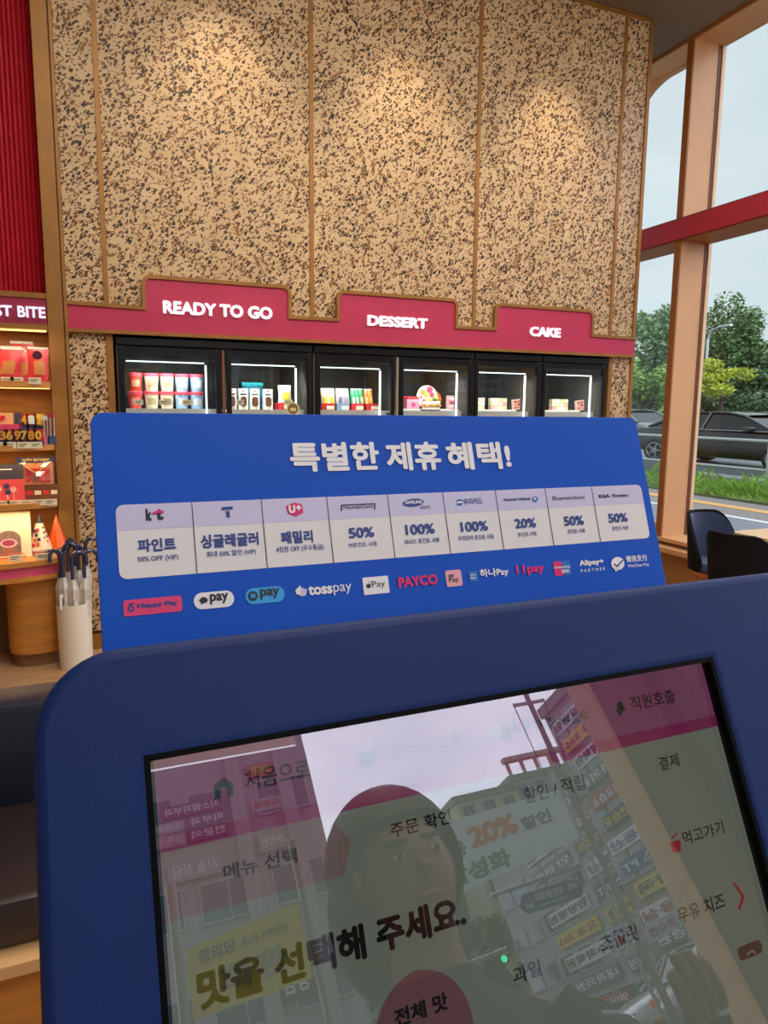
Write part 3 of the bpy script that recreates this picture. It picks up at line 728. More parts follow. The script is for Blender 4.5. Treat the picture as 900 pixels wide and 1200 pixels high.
# items on the upper shelf
def atop(px_, py_, Y, z): p_ = PY(px_, py_, Y); return (p_.x, Y, z)
sh0, sh1, sh2 = shz
coral = mat('coral_bag', (206, 52, 60), .3, spec=.7); drk = mat('dark_red_bag', (70, 22, 34), .35); pinkb = mat('pink_bag', (222, 88, 104), .3); goldart = mat('caramel_print', (196, 130, 70), .3, bump=.5, bscale=90)
for (x, Y, wd, ht, m, m2, ti, lb) in ((3, 4.55, .13, .185, coral, goldart, .30, 'coral snack pouch tilted right, front left of the top display shelf'), (18, 4.66, .14, .20, drk, goldart, -.12, 'dark and caramel snack pouch behind the tilted coral one'), (24, 4.72, .13, .235, coral, drk, .06, 'coral snack pouch with black top, rear of the top display shelf'),
        (31, 4.60, .12, .18, pinkb, goldart, 0, 'pink snack pouch in the middle of the top display shelf'), (45, 4.58, .115, .195, coral, goldart, .02, 'coral snack pouch with dark heart emblem, right end of top display shelf')):
    t = pouch('snack_pouch', lb, PY(x, 440, Y).x, Y, sh0, wd, ht, m, m2, 'snack', tilt=ti)
    if 'heart' in lb: obj('heart_emblem', PR(circ(.026, 0, .150, 10), .004, .012, 'Y'), drk, t, local=True)
for xs_, yb, z, Yt, lb in (((9, 20, 41), 446, sh0, 4.49, 'top'), ((1, 11.5, 27.5, 42.5), 520, sh1, 4.46, 'middle'), ((4, 16.5, 31, 46, 60), 592, sh2, 4.50, 'lower')):
    for i, x in enumerate(xs_):
        p = PY(x, yb, Yt)
        t = tag_card((p.x, Yt-.012, z-.016), .064, .036, 'cream price tag, %s from the right on the %s display shelf' % (['first', 'second', 'third', 'fourth', 'fifth'][len(xs_)-1-i], lb), grp='price tags on the display shelves')
# candles
M_clear = glass('clear_case', (.96, .96, .96), .06)
cas = [(30, 30, 36), (240, 170, 30), (240, 240, 240), (250, 200, 60)]
def candle(px_, yb, Y, z, dg, lb, c, backc=(206, 40, 36)):
    p = PY(px_, yb, Y)
    t = thing('number_candle', lb, 'candle', (p.x, Y, z), group='boxed number candles')
    obj('card_back', B(-.027, .027, .018, .022, 0, .088), mat('card_%d_%d' % backc[:2], backc, .5), t, local=True)
    obj('case', B(-.028, .028, -.02, .024, 0, .095, bev=.003), M_clear, t, local=True)
    obj('base', B(-.026, .026, -.018, .022, 0, .022), mat('navy_card', (40, 44, 84), .5), t, local=True)
    text(dg, -.017, .017, .030, .080, .008, mat('wax_%d_%d' % c[:2], c, .5), t, bold=.035, depth=.010, name='numeral')
    return t
rowx = (3, 11, 20.5, 28, 36.5, 45)
for i, (x, dg) in enumerate(zip(rowx, '369780')):
    candle(x, 511, 4.50, sh1, dg, 'boxed number candle, %s in the front row of the middle display shelf' % ['leftmost', 'second from left', 'third from left', 'third from right', 'second from right', 'rightmost'][i], cas[(i*2+1) % 4], (206, 40, 36) if i % 3 else (150, 30, 90))
box_riser = single('display_riser', B(PY(-8, 500, 4.62).x, PY(49, 500, 4.62).x, 4.56, 4.68, sh1, sh1+.085), mat('clear_riser', (150, 60, 90), .3), 'low magenta riser behind the front row of number candles', 'stand')
for i, (x, dg, bc) in enumerate(((28, '4', (196, 40, 40)), (37, '1', (206, 30, 40)), (46, '2', (250, 190, 60)))):
    candle(x, 497, 4.61, sh1+.085, dg, 'boxed number candle, %s of the three on the magenta riser' % ['left', 'middle', 'right yellow'][i], cas[(i+1) % 4], bc)
t = thing('heart_candle_box', 'clear box with kraft card and red heart on the magenta riser', 'box', (PY(7, 497, 4.61).x, 4.61, sh1+.085))
obj('case', B(-.085, .085, -.03, .04, 0, .105, bev=.003), M_clear, t, local=True)
obj('kraft_card', B(-.078, .040, .0, .03, .03, .095), mat('kraft_card', (220, 170, 116), .6), t, local=True)
obj('band', B(-.08, .08, -.02, .03, .002, .03), mat('pink_card', (222, 70, 110), .5), t, local=True)
hp = []
for k in range(24):
    a_ = k*2*math.pi/24; hp.append((-.02+.0012*16*math.sin(a_)**3, .066+.0012*(13*math.cos(a_)-5*math.cos(2*a_)-2*math.cos(3*a_)-math.cos(4*a_))))
obj('heart', PR(hp, -.006, 0, 'Y'), M_straw, t, local=True)
obj('numeral_card', B(.045, .078, .0, .03, .03, .095), mat('slate_card', (60, 66, 84), .5), t, local=True)
for x, wd, c_, ht, lb in ((53.5, .042, (226, 120, 150), .17, 'tall clear box of pink party picks, left of the two tall boxes'), (61, .048, (60, 84, 124), .185, 'tall clear box of dark blue party picks at the shelf end')):
    p = PY(x, 516, 4.55); t = thing('party_pick_box', lb, 'box', (p.x, 4.55, sh1))
    obj('case', B(-wd/2, wd/2, -.02, .02, 0, ht, bev=.002), M_clear, t, local=True)
    obj('base_card', B(-wd/2+.002, wd/2-.002, -.018, .018, 0, .05), mat('pick_%d' % c_[0], c_, .5), t, local=True)
    for k in range(4): obj('pick', T([(-wd*.3+k*wd*.2, 0, .05), (-wd*.3+k*wd*.2+.002, 0, ht-.015)], .0025, 6), mat('pickstick_%d' % (k % 2), [(40, 40, 60), (230, 210, 200)][k % 2], .5), t, local=True)
    obj('topper', B(-wd*.35, wd*.35, -.004, .004, ht-.03, ht-.006), M_straw if wd > .045 else M_pack, t, local=True)
# lower shelf
p = PY(10, 588, 4.60)
t = thing('balloon_box', 'slate and coral gift box printed with balloons on the lower display shelf', 'box', (p.x, 4.60, sh2))
obj('box_body', B(-.085, .085, 0, .06, 0, .130), mat('coral_card', (222, 80, 84), .5), t, local=True)
obj('box_top_band', B(-.085, .085, 0, .06, .130, .215), mat('slate_card2', (66, 62, 72), .5), t, local=True)
for k, (bx_, bz_, c_) in enumerate(((-.045, .075, (240, 190, 170)), (-.005, .090, (70, 60, 100)), (.03, .07, (240, 190, 170)), (.0, .055, (60, 56, 100)), (-.06, .10, (200, 60, 70)))):
    obj('balloon_print', PR(circ(.016, bx_, bz_, 12), -.002, 0, 'Y'), mat('bal_%d' % k, c_, .5), t, local=True)
    obj('balloon_string', B(bx_-.001, bx_+.001, -.0015, 0, .01, bz_-.016), M_pack, t, local=True)
obj('title_print', B(-.05, .03, -.002, 0, .185, .190), M_pack, t, local=True)
p = PY(45, 584, 4.66)
t = thing('low_box', 'low brown box with cream panels under the birthday garland bag', 'box', (p.x, 4.66, sh2))
obj('box_body', B(-.115, .115, -.02, .08, 0, .085, bev=.003), mat('brown_card', (110, 70, 40), .5), t, local=True)
for k in range(5): obj('panel_print', B(-.105+k*.044, -.07+k*.044, -.022, -.02, .03, .055), [M_tag, coral][k % 2], t, local=True)
t = thing('garland_bag', 'clear cellophane bag with red and gold birthday garland above the low box', 'decoration', (p.x-.002, 4.64, sh2+.087))
obj('header_card', B(-.105, .105, .0, .006, .135, .165), mat('navy_card', (40, 44, 84), .5), t, local=True)
text('HAPPY BIRTHDAY', -.07, .075, .143, .158, -.002, mat('gold_ink', (240, 200, 110), .4), t, bold=.02)
bm = new(); g = []
for i in range(9):
    g.append([bm.verts.new((-.10+i*.025, -.012+random.uniform(-.008, .008)-.01*math.sin(i/8*math.pi), .002+j*.027)) for j in range(6)])
for i in range(8):
    for j in range(5): bm.faces.new((g[i][j], g[i+1][j], g[i+1][j+1], g[i][j+1]))
obj('cellophane', bm, glass('cellophane', (.98, .97, .95), .25, .12), t, local=True)
obj('garland_card', B(-.09, .09, .0, .01, .004, .13), mat('garland_orange', (230, 150, 96), .4, bump=.8, bscale=80), t, local=True)
obj('garland_card', B(-.055, .075, -.006, .0, .02, .10), mat('garland_red', (204, 60, 60), .4), t, local=True)
obj('ribbon', T([(-.08, -.008, .13), (.0, -.012, .07), (.085, -.008, .14)], .004, 6), mat('gold_ink', (240, 200, 110), .4), t, local=True)
obj('tassel', T([(.0, -.01, .07), (-.008, -.012, .02)], [.006, .010], 6), mat('teal_tassel', (50, 130, 124), .5), t, local=True)
# counter top
p = PY(16, 655, 4.56)
t = thing('menu_card', 'cream standing card with an arched picture of a pink dessert cup on the counter', 'card', (p.x-.02, 4.60, Zk), rot=Matrix.Rotation(-.10, 3, 'X'))
obj('card', B(-.135, .115, 0, .02, 0, .27, bev=.002), mat('cream_card', (244, 230, 190), .55), t, local=True)
arch = [(-.083+.075, .015)] + [(.06, .015), (.06, .115)] + [(-.005+.065*math.cos(math.radians(k*15)), .115+.05*math.sin(math.radians(k*15))) for k in range(13)] + [(-.07, .015)]
arch = [(.06, .012)] + [(-.005+.065*math.cos(math.radians(k*15)), .105+.055*math.sin(math.radians(k*15))) for k in range(13)] + [(-.07, .012)]
obj('arched_picture', PR(arch, -.0015, 0, 'Y'), mat('photo_taupe', (140, 112, 100), .5, var=.3, vscale=30), t, local=True)
obj('cup_print', PR([(.045*math.cos(a_/10*math.pi)-.005, .085+.026*math.sin(a_/10*math.pi)) for a_ in range(20)], -.003, -.0015, 'Y'), mat('rose_cream', (238, 200, 200), .5), t, local=True)
obj('cup_print', PR([(.034*math.cos(a_/10*math.pi)-.005, .087+.018*math.sin(a_/10*math.pi)) for a_ in range(20)], -.004, -.003, 'Y'), mat('rose_dark', (176, 70, 100), .5), t, local=True)
obj('hand_print', PR([(-.03, .03), (.02, .03), (.028, .062), (-.038, .062)], -.003, -.0015, 'Y'), mat('skin_print', (170, 110, 90), .5), t, local=True)
text('Cup of Happiness', -.115, .085, .205, .218, -.001, mat('gold_text', (196, 150, 90), .5), t)
t2 = thing('card_stand', 'thin coral wire stand holding the cream card', 'stand', (p.x-.02, 4.585, Zk))
obj('wire', T([(-.13, -.005, .002), (-.13, -.010, .028), (.075, -.010, .028), (.08, -.006, .002)], .0025, 6), mat('coral_wire', (230, 90, 70), .4), t2, local=True)
obj('foot', B(-.135, .085, -.012, -.004, 0, .004), mat('coral_wire', (230, 90, 70), .4), t2, local=True)
t = thing('party_hat', 'cream dotted party hat with dark tip beside the card', 'party hat', (PY(47.5, 645, 4.63).x, 4.66, Zk+.035))
hh = PY(42, 600, 4.66).z-(Zk+.035)
obj('cone', LA([(.066, 0), (.0325, hh*.5), (.02, hh*.7)], n=24), mat('cream_hat', (236, 214, 176), .35), t, True, local=True)
obj('dark_tip', LA([(.0205, hh*.69), (.0025, hh), (0, hh)], n=20), mat('dark_hat_tip', (50, 36, 50), .35), t, True, local=True)
for k in range(14):
    v = .1+.5*((k*0.37) % 1); a_ = math.radians(200+((k*67) % 140)); r_ = .067*(1-v*1.0)+.0005
    rbox(bmx := new(), (r_*math.cos(a_), r_*math.sin(a_), hh*v), .011, .011, .011, a_, bev=.003)
    obj('dot', bmx, mat('hatdot_%d' % (k % 3), [(226, 110, 60), (70, 60, 120), (220, 60, 70)][k % 3], .5), t, local=True)
t = thing('party_hat', 'shiny orange party hat standing right of the dotted one', 'party hat', (PY(67, 640, 4.66).x, 4.70, Zk+.03))
hh = PY(67, 603, 4.70).z-(Zk+.03)
obj('cone', LA([(.066, 0), (.034, hh*.5), (.004, hh), (0, hh)], n=24), mat('orange_foil', (232, 96, 30), .22, .2), t, True, local=True)
obj('brim', LA([(.067, -.002), (.069, .004), (.066, .006)], n=24), mat('orange_foil', (232, 96, 30), .22), t, True, local=True)
t = thing('paper_plate_stack', 'short stack of dotted paper plates under the dotted party hat', 'plates', (PY(47.5, 650, 4.63).x, 4.66, Zk))
for k in range(3): obj('plate', LA([(0, k*.011), (.062, k*.011), (.072, k*.011+.009), (0, k*.011+.009)], n=24), [M_pack, mat('coral_plate', (230, 130, 110), .5), M_pack][k], t, True, local=True)
t = thing('paper_plate_stack', 'low orange and white plates under the orange party hat', 'plates', (PY(66, 646, 4.66).x, 4.70, Zk))
for k in range(2): obj('plate', LA([(0, k*.014), (.056, k*.014), (.066, k*.014+.011), (0, k*.014+.011)], n=24), [M_pack, mat('coral_plate', (230, 130, 110), .5)][k], t, True, local=True)
for x, wd, lb in ((18.5, .07, 'cream price tag at the counter edge under the standing card'), (53, .10, 'wide cream price tag at the counter edge under the party hats')):
    tag_card((PY(x, 657, 4.47).x, 4.47, Zk), wd, .04, lb)

# ---------------------------------------------------------------- umbrella stand
bc = Vector((-.128, 4.47, 0))
t = thing('umbrella_stand', 'white cylindrical umbrella stand on the floor by the gold pillar', 'umbrella stand', bc)
zt = PY(88, 709, 4.40).z
bm = LA([(0, .004), (.088, .004), (.088, 0), (.092, .0), (.096, zt), (.092, zt), (.086, .012), (0, .012)], n=36)
obj('cylinder', bm, mat('white_bin', (232, 224, 208), .5), t, True, local=True)
M_film = mat('clear_umbrella_film', (196, 190, 180), .25, spec=.7, var=.12, vscale=25)
M_hook = mat('navy_clear_handle', (44, 50, 84), .18, spec=.8)
M_dk = mat('dark_print', (28, 34, 70), .5)
ut = [(-.070, .02, 0.05, 2.9, .60), (-.045, -.045, .01, 2.6, .615), (-.015, .035, -.02, .4, .63), (.005, -.055, .0, .2, .60), (.030, .01, .03, 2.9, .64), (.060, -.035, .04, .3, .60), (.068, .03, .06, .1, .66), (.02, .06, 0, 2.2, .655)]
us = ['at the left of the stand', 'with a white paper label facing the room', 'just behind the labelled one', 'front centre of the stand', 'in the middle of the stand', 'front right of the stand with a small label', 'at the far right of the stand', 'at the rear against the pillar']
for i, (dx, dy, ln, ang, h) in enumerate(ut):
    u = thing('umbrella', 'clear folded umbrella with navy hook handle, %s' % us[i], 'umbrella', bc+Vector((dx*.8, dy*.8, .014)), group='umbrellas in the white stand')
    top = Vector((dx*.25+ln*.2, dy*.25, h-.014))
    n = 12; prof = [(.004, 0), (.012, .06), (.022, .25), (.029, .40), (.029, h-.13), (.017, h-.085), (.011, h-.07)]
    bm = new(); rings = []
    for r_, z in prof:
        c_ = top*(z/(h))
        rings.append([bm.verts.new((c_.x+r_*(1+.22*(k % 2))*math.cos(k*2*math.pi/n), c_.y+r_*(1+.22*(k % 2))*math.sin(k*2*math.pi/n), z)) for k in range(n)])
    for A_, B_ in zip(rings[:-1], rings[1:]):
        for k in range(n): bm.faces.new((A_[k], A_[(k+1) % n], B_[(k+1) % n], B_[k]))
    bm.faces.new(rings[0][::-1]); bm.faces.new(rings[-1])
    obj('folded_canopy', bm, M_film, u, local=True)
    q = top*((h-.08)/h); dirv = Vector((math.cos(ang), math.sin(ang)*.4, 0)); R_ = .040; hz = h+.05
    pts = [Vector((q.x, q.y, h-.08)), Vector((q.x, q.y, hz))]
    for k in range(1, 9):
        a_ = math.radians(k*22.5); pts.append(Vector((q.x, q.y, hz))+dirv*(R_-R_*math.cos(a_))+Vector((0, 0, R_*math.sin(a_)*1.05)))
    pts.append(pts[-1]-Vector((0, 0, .03)))
    obj('hook_handle', T(pts, .0105, 8), M_hook, u, True, local=True)
    obj('collar', T([(q.x, q.y, h-.085), (q.x, q.y, h-.062)], .011, 8), M_dk, u, True, local=True)
    c_ = top*((h-.19)/h); obj('strap', T([(c_.x, c_.y, h-.20), (c_.x, c_.y, h-.182)], .0285, 10), mat('strap_grey', (150, 150, 156), .4), u, local=True)
    if i == 1:
        obj('paper_label', B(c_.x-.028, c_.x+.008, c_.y-.031, c_.y-.0295, .36, .45), M_pack, u, local=True)
        obj('label_print', B(c_.x-.013, c_.x-.007, c_.y-.0325, c_.y-.031, .38, .43), M_dk, u, local=True)
    if i in (3, 5):
        obj('paper_label', B(c_.x+.0, c_.x+.02, c_.y-.030, c_.y-.0285, .33, .40), M_pack, u, local=True)
# ================================================================ KIOSK (foreground)
def eul(ax, ay, az): return Euler((math.radians(ax), math.radians(ay), math.radians(az)), 'XYZ').to_matrix()
KR = eul(-24.81, 0, .729); KP = Vector((.02044915, .34883048, 1.37575058))
KN = KR @ Vector((0, 1, 0))
def KL(x, y, off=0.0):
    q = KR.transposed() @ (onp(x, y, KP + KN*off, KN) - KP); return q.x, q.z
kio = thing('payment_kiosk', 'navy ordering kiosk with tilted touch screen in the foreground', 'kiosk', KP, rot=KR)
KH = -.72
outer = rrect(-.052, .515, KH, .0575, .042, 10)
hole = [(0, 0), (.38, 0), (.38, -.655), (0, -.655)]
face = plate(outer, [hole], 0.0, .055, bev=.006)
obj('front_frame', face, M_navy, kio, local=True, smooth=True)
bk = new(); box(bk, .0, .46, .03, .05, KH+.03, .03); obj('back_cover', bk, mat('dark_navy', (20, 34, 74), .5), kio, local=True)
OFF = .010
rim = new(); e = .0
box(rim, -.004, .0005, .0012, OFF+.004, -.659, .004); box(rim, .3795, .384, .0012, OFF+.004, -.659, .004)
box(rim, -.004, .384, .0012, OFF+.004, -.0006, .004); box(rim, -.004, .384, .0012, OFF+.004, -.659, -.654)
obj('black_recess', rim, mat('deep_black', (3, 3, 4), .6, spec=.1), kio, local=True)
SC = .62
U_body = emis('ui_cream', (118, 126, 114), SC); U_head = emis('ui_header', (128, 74, 104), SC); U_band = emis('ui_header_band', (126, 38, 84), SC)
U_tab = emis('ui_tab', (124, 104, 100), SC); U_ink = emis('ui_ink', (22, 22, 24), SC); U_green = emis('ui_dark_green', (14, 38, 34), SC)
U_rose = emis('ui_rose', (112, 78, 82), SC); U_red = emis('ui_red', (150, 28, 44), SC); U_brown = emis('ui_brown', (80, 58, 46), SC); U_icon = emis('ui_pale', (130, 128, 120), SC)
U_hink = emis('ui_header_ink', (34, 22, 30), SC)
dis = obj('display', B(0.003, .3795, OFF, OFF+.004, -.654, -.0006), U_body, kio, local=True)
hv = (KL(186, 1001, OFF)[1] + KL(837, 851, OFF)[1])/2
obj('header_bar', B(.003, .3795, OFF-.0003, OFF, hv, -.0006), U_head, dis, local=True)
obj('header_band', B(.003, .3795, OFF-.0004, OFF-.0003, hv, hv+.0075), U_band, dis, local=True)
def kpoly(pts, m, name, d=.0005, label=None):
    return obj(name, PR([KL(x, y, OFF) for x, y in pts], OFF-d, OFF-d+.0001, 'Y'), m, dis, local=True, label=label)
tabp = [(.003, hv), KL(385, 957, OFF), KL(411, 985, OFF), KL(403, 1026, OFF), (.003, KL(403, 1026, OFF)[1])]
tabp[1] = (tabp[1][0], hv)
obj('menu_tab', PR(tabp, OFF-.0005, OFF-.0004, 'Y'), U_tab, dis, local=True)
def ktext(s, bl, br, h, m, bold=.0, name='lettering'):
    """bl, br: baseline end pixels; h: pixel height at the left end"""
    a = KL(*bl, OFF); b_ = KL(*br, OFF); c_ = KL(bl[0], bl[1]-h, OFF)
    v = (a[1]+b_[1])/2
    return text(s, a[0], b_[0], v, v+(c_[1]-a[1]), OFF-.0007, m, dis, bold=bold, name=name)
ktext('처음으로', (288, 927), (364, 912), 25, U_hink, .02)
ktext('교환권 조회', (452, 892), (542, 876), 21, U_hink, .015)
ktext('Language', (604, 862), (690, 845), 18, U_hink, .01)
ktext('직원호출', (740, 832), (792, 824), 17, U_hink, .012)
ktext('결제', (773.5, 904), (796.5, 897.5), 17, U_ink, .012)
ktext('할인 / 적립', (615, 942), (686, 925), 20, U_ink, .012)
ktext('주문 확인', (458, 981), (529, 966), 18, U_ink, .015)
ktext('메뉴 선택', (262, 1030), (349, 1012), 19, U_ink, .03)
ktext('맛을 선택해 주세요.', (233, 1187), (547, 1084), 48, U_ink, .045)
ktext('전체 맛', (463, 1203), (526, 1184), 23, U_ink, .04)
ktext('과일', (602, 1152), (635, 1144), 21, U_ink, .02)
ktext('초콜릿', (705, 1115), (749, 1103), 22, U_ink, .02)
ktext('우유 치즈', (796, 1083), (850.5, 1064), 21, U_ink, .02)
ktext('먹고가기', (801, 990), (849, 977), 17, U_ink, .012)
kpoly([(250, 921), (261, 911), (272, 917), (274, 932), (267, 934), (266.5, 925), (262, 922), (258, 926), (258.5, 936), (251, 937)], U_green, 'home_icon')
kpoly([(420, 882), (440, 879), (441, 895), (421, 898.5)], U_green, 'ticket_icon')
for k in range(5): kpoly([(425+k*2.6, 886-k*.4), (426+k*2.6, 886-k*.4), (426.6+k*2.6, 892-k*.4), (425.6+k*2.6, 892-k*.4)], U_icon, 'barcode_line', .0007)
kpoly([(573.5, 850), (587, 847.5), (588.5, 861), (577, 863.5)], U_icon, 'language_icon')
kpoly([(586, 853), (597, 851), (599, 865.5), (587.5, 868)], U_green, 'language_icon', .0008)
text('A', *[KL(577, 860, OFF)[0], KL(584, 858, OFF)[0]], KL(577, 860, OFF)[1], KL(577, 852.5, OFF)[1], OFF-.0010, U_hink, dis)
kpoly([(720, 834), (723, 831), (722.5, 825), (725.5, 821.5), (729, 824.5), (730.5, 829), (733, 832), (729, 833.5), (728, 838), (724.5, 838.5), (724, 834.5)], U_green, 'bell_icon')
kpoly([(784, 987), (796.5, 984), (797.5, 997), (788.5, 999.5)], U_red, 'cup_icon'); kpoly([(786.5, 982), (792, 975), (793, 976.5), (788.5, 983)], U_red, 'cup_icon')
kpoly([(858, 1035), (860.5, 1034), (872, 1050), (867, 1066), (864, 1065), (868.5, 1050.5)], U_red, 'arrow_icon')
a = KL(868, 1133, OFF); b_ = KL(890, 1100, OFF)
obj('scroll_button', PR(rrect(a[0], b_[0], min(a[1], b_[1])+.003, max(a[1], b_[1]), .003), OFF-.0005, OFF-.0004, 'Y'), U_brown, dis, local=True)
kpoly([(874, 1118), (879.5, 1112), (885, 1115.5), (884, 1117.5), (879.5, 1114.3), (875, 1120)], U_icon, 'scroll_arrow', .0008)
a = KL(433, 1200, OFF); b_ = KL(553, 1180, OFF); top = KL(520, 1126, OFF)[1]
obj('category_button', PR(rrect(a[0]+.001, b_[0]-.001, top-.072, top, .030, 10), OFF-.0005, OFF-.0004, 'Y'), U_rose, dis, local=True)
obj('screen_glass', B(.0006, .3794, OFF-.0022, OFF-.0016, -.6535, -.0007), glass('screen_glass', (.98, .98, .98), .14, 0), kio, local=True)
# pedestal carrying the kiosk head
ped = new(); box(ped, .06, .46, .24, .34, .02, 1.12, bev=.01); obj('pedestal', ped, M_navy, kio)
obj('base_plate', B(.0, .52, .10, .50, 0, .02, bev=.005), M_navy, kio)
obj('back_housing', B(.05, .41, .04, .12, KH+.12, -.04, bev=.01), mat('dark_navy', (20, 34, 74), .5), kio, local=True)

# ================================================================ BLUE BENEFIT SIGN BEHIND THE KIOSK
SR = eul(-19.3, .21, 1.07); SP = Vector((.00149158, .51654719, 1.54567021)); SN = SR @ Vector((0, 1, 0))
def SL(x, y):
    q = SR.transposed() @ (onp(x, y, SP, SN) - SP); return q.x, q.z
sg = thing('benefit_sign', 'blue printed board of partner discounts and pay logos standing behind the kiosk', 'sign', SP, rot=SR)
obj('board', plate(rrect(0, .4715, -.215, 0, .0085, 6), [], 0, .005, bev=.0006), M_blue, sg, local=True)
obj('support_bracket', B(.12, .17, .005, .02, -.24, -.05), M_blk2, sg, local=True); obj('support_bracket', B(.30, .35, .005, .02, -.24, -.05), M_blk2, sg, local=True)
P_white = mat('print_white', (232, 228, 226), .45); P_lav = mat('print_lavender', (206, 202, 232), .45); P_navy = mat('print_navy', (32, 62, 140), .5); P_ink = mat('print_black', (36, 34, 44), .5)
P_pk = mat('print_pink', (228, 60, 120), .5); P_mg = mat('print_magenta', (226, 20, 110), .5); P_sky = mat('print_sky', (44, 166, 232), .5); P_lt = mat('print_pure_white', (240, 240, 240), .5); P_bl = mat('print_mid_blue', (20, 110, 190), .5)
tx0, tx1, tz1, tz0, tzh = .0126, .4625, -.0643, -.1137, -.0815
def sflat(poly_, m, name, d): return obj(name, PR(poly_, -d, -d+.0002, 'Y'), m, sg, local=True)
sflat(rrect(tx0, tx1, tz0, tz1, .005), P_white, 'white_table', .0003)
r = .005; hp = [(tx0, tzh)] + [(tx1, tzh)] + [(tx1-r+r*math.cos(math.radians(k*15)), tz1-r+r*math.sin(math.radians(k*15))) for k in range(7)] + [(tx0+r-r*math.sin(math.radians(k*15)), tz1-r+r*math.cos(math.radians(k*15))) for k in range(7)]
sflat(hp, P_lav, 'lavender_header', .0005)
cols = [.0618, .1103, .1597, .2091, .2573, .3065, .3563, .4059]
for c in cols: sflat([(c-.0003, tz0), (c+.0003, tz0), (c+.0003, tz1), (c-.0003, tz1)], P_ink, 'divider', .0007)
def st(s, bl, br, h, m, bold=0, shear=0, par=None):
    a = SL(*bl); b_ = SL(*br); c_ = SL(bl[0], bl[1]-h); v = (a[1]+b_[1])/2
    return text(s, a[0], b_[0], v, v+(c_[1]-a[1]), -.0009, m, sg, bold=bold, shear=shear)
st('특별한', (341, 553), (446, 552), 35, P_lt, .034)
st('제휴', (454, 552), (518, 551), 34, P_lt, .034)
st('혜택!', (525, 551), (600, 550), 33, P_lt, .034)
def px_(ox, oy, s, x, y): return (ox+x/s, oy+y/s)
A_ = lambda x, y: px_(130, 570, 3.333, x, y)
C_ = lambda x, y: px_(380, 560, 4.091, x, y)
D_ = lambda x, y: px_(570, 555, 4.5, x, y)
E_ = lambda x, y: px_(130, 670, 2.727, x, y)
G_ = lambda x, y: px_(450, 640, 2.727, x, y)
st('파인트', A_(106, 258), A_(256, 250), 15.5, P_navy, .035)
st('50% OFF (VIP)', A_(104, 300), A_(264, 291), 7.5, P_navy, .012)
st('싱글레귤러', A_(352, 242), A_(578, 231), 16, P_navy, .035)
st('최대 50% 할인 (VIP)', A_(374, 280), A_(567, 270), 8, P_navy, .012)
st('패밀리', A_(665, 226), A_(790, 220), 15, P_navy, .035)
st('4천원 OFF (우수등급)', A_(645, 261), A_(832, 252), 8, P_navy, .012)
for s, q, bl, br, h, m, b in (('50%', C_, (118, 290), (240, 286), 12.5, P_navy, .035), ('M포인트 사용', (C_), (118, 334), (253, 328), 5.8, P_navy, .012), ('100%', C_, (390, 274), (530, 269), 12.5, P_navy, .035), ('보너스 포인트 사용', C_, (384, 318), (553, 311), 6.2, P_navy, .012),
        ('100%', C_, (655, 260), (785, 254), 12, P_navy, .035), ('우리모아 포인트 사용', C_, (641, 302), (813, 294), 6, P_navy, .012), ('20%', D_, (150, 291), (262, 284), 11.5, P_navy, .035), ('포인트 사용', D_, (165, 333), (265, 329), 5.2, P_navy, .012),
        ('50%', D_, (410, 277), (514, 272), 11.5, P_navy, .035), ('포인트 사용', D_, (427, 319), (520, 312), 5.5, P_navy, .012), ('50%', D_, (645, 261), (745, 255), 11, P_navy, .035), ('포인트 사용', D_, (661, 301), (749, 297), 5.2, P_navy, .012)):
    st(s, q(*bl), q(*br), h, m, b)
# partner marks in the header row
st('k', A_(137, 137), A_(160, 135), 14.5, P_ink, .06); st('t', A_(176, 134), A_(206, 132), 13.5, P_ink, .06)
def spoly(pts, m, name, d=.0009): return sflat([SL(*p) for p in pts], m, name, d)
spoly([A_(160, 104), A_(178, 96), A_(206, 96), A_(206, 105), A_(180, 105), A_(163, 112)], P_mg, 'red_swash', .0012)
spoly([A_(431, 82), A_(475, 79), A_(475, 91), A_(431, 95)], P_navy, 'letter_bar'); spoly([A_(448, 98), A_(462, 97), A_(465, 122), A_(451, 123)], P_navy, 'letter_stem')
spoly([A_(683, 78), A_(712, 64), A_(745, 70), A_(750, 104), A_(722, 118), A_(690, 108)], P_mg, 'round_badge')
st('U', A_(694, 107), A_(720, 105), 9.5, P_lt, .07).location.y -= .0006
o_ = st('+', A_(722, 96), A_(742, 94), 6.5, P_lt, .07); o_.location.y -= .0006
for q in (((78, 130), (240, 122), (240, 127), (78, 135)), ((78, 130), (84, 130), (84, 160), (78, 160)), ((236, 122), (242, 122), (244, 152), (238, 152))):
    spoly([C_(*p) for p in q], P_ink, 'outline')
st('HyundaiCard', C_(92, 156), C_(230, 148), 5, P_ink, .012)
el = [C_(425+51*math.cos(k*math.pi/12), 120-4*math.cos(k*math.pi/12)+19*math.sin(k*math.pi/12)) for k in range(24)]
spoly(el[::-1], P_navy, 'oval_badge'); o_ = st('SAMSUNG', C_(385, 131), C_(466, 122), 4, P_lt, .03); o_.location.y -= .0006
st('삼성카드', C_(459, 152), C_(508, 148), 4, P_ink, .01)
cc = lambda q, cx, cy, r_, n=20: [q(cx+r_*math.cos(-k*2*math.pi/n), cy+r_*math.sin(-k*2*math.pi/n)) for k in range(n)]
spoly(cc(C_, 646, 118, 16), P_bl, 'round_mark'); spoly([C_(631, 118), C_(646, 112), C_(661, 117), C_(661, 123), C_(646, 121), C_(632, 125)], P_lt, 'wave_mark', .0012)
st('우리카드', C_(666, 131), C_(758, 126), 7.5, P_navy, .015)
st('Hyundai Oilbank', D_(90, 152), D_(232, 144), 4.6, P_navy, .03)
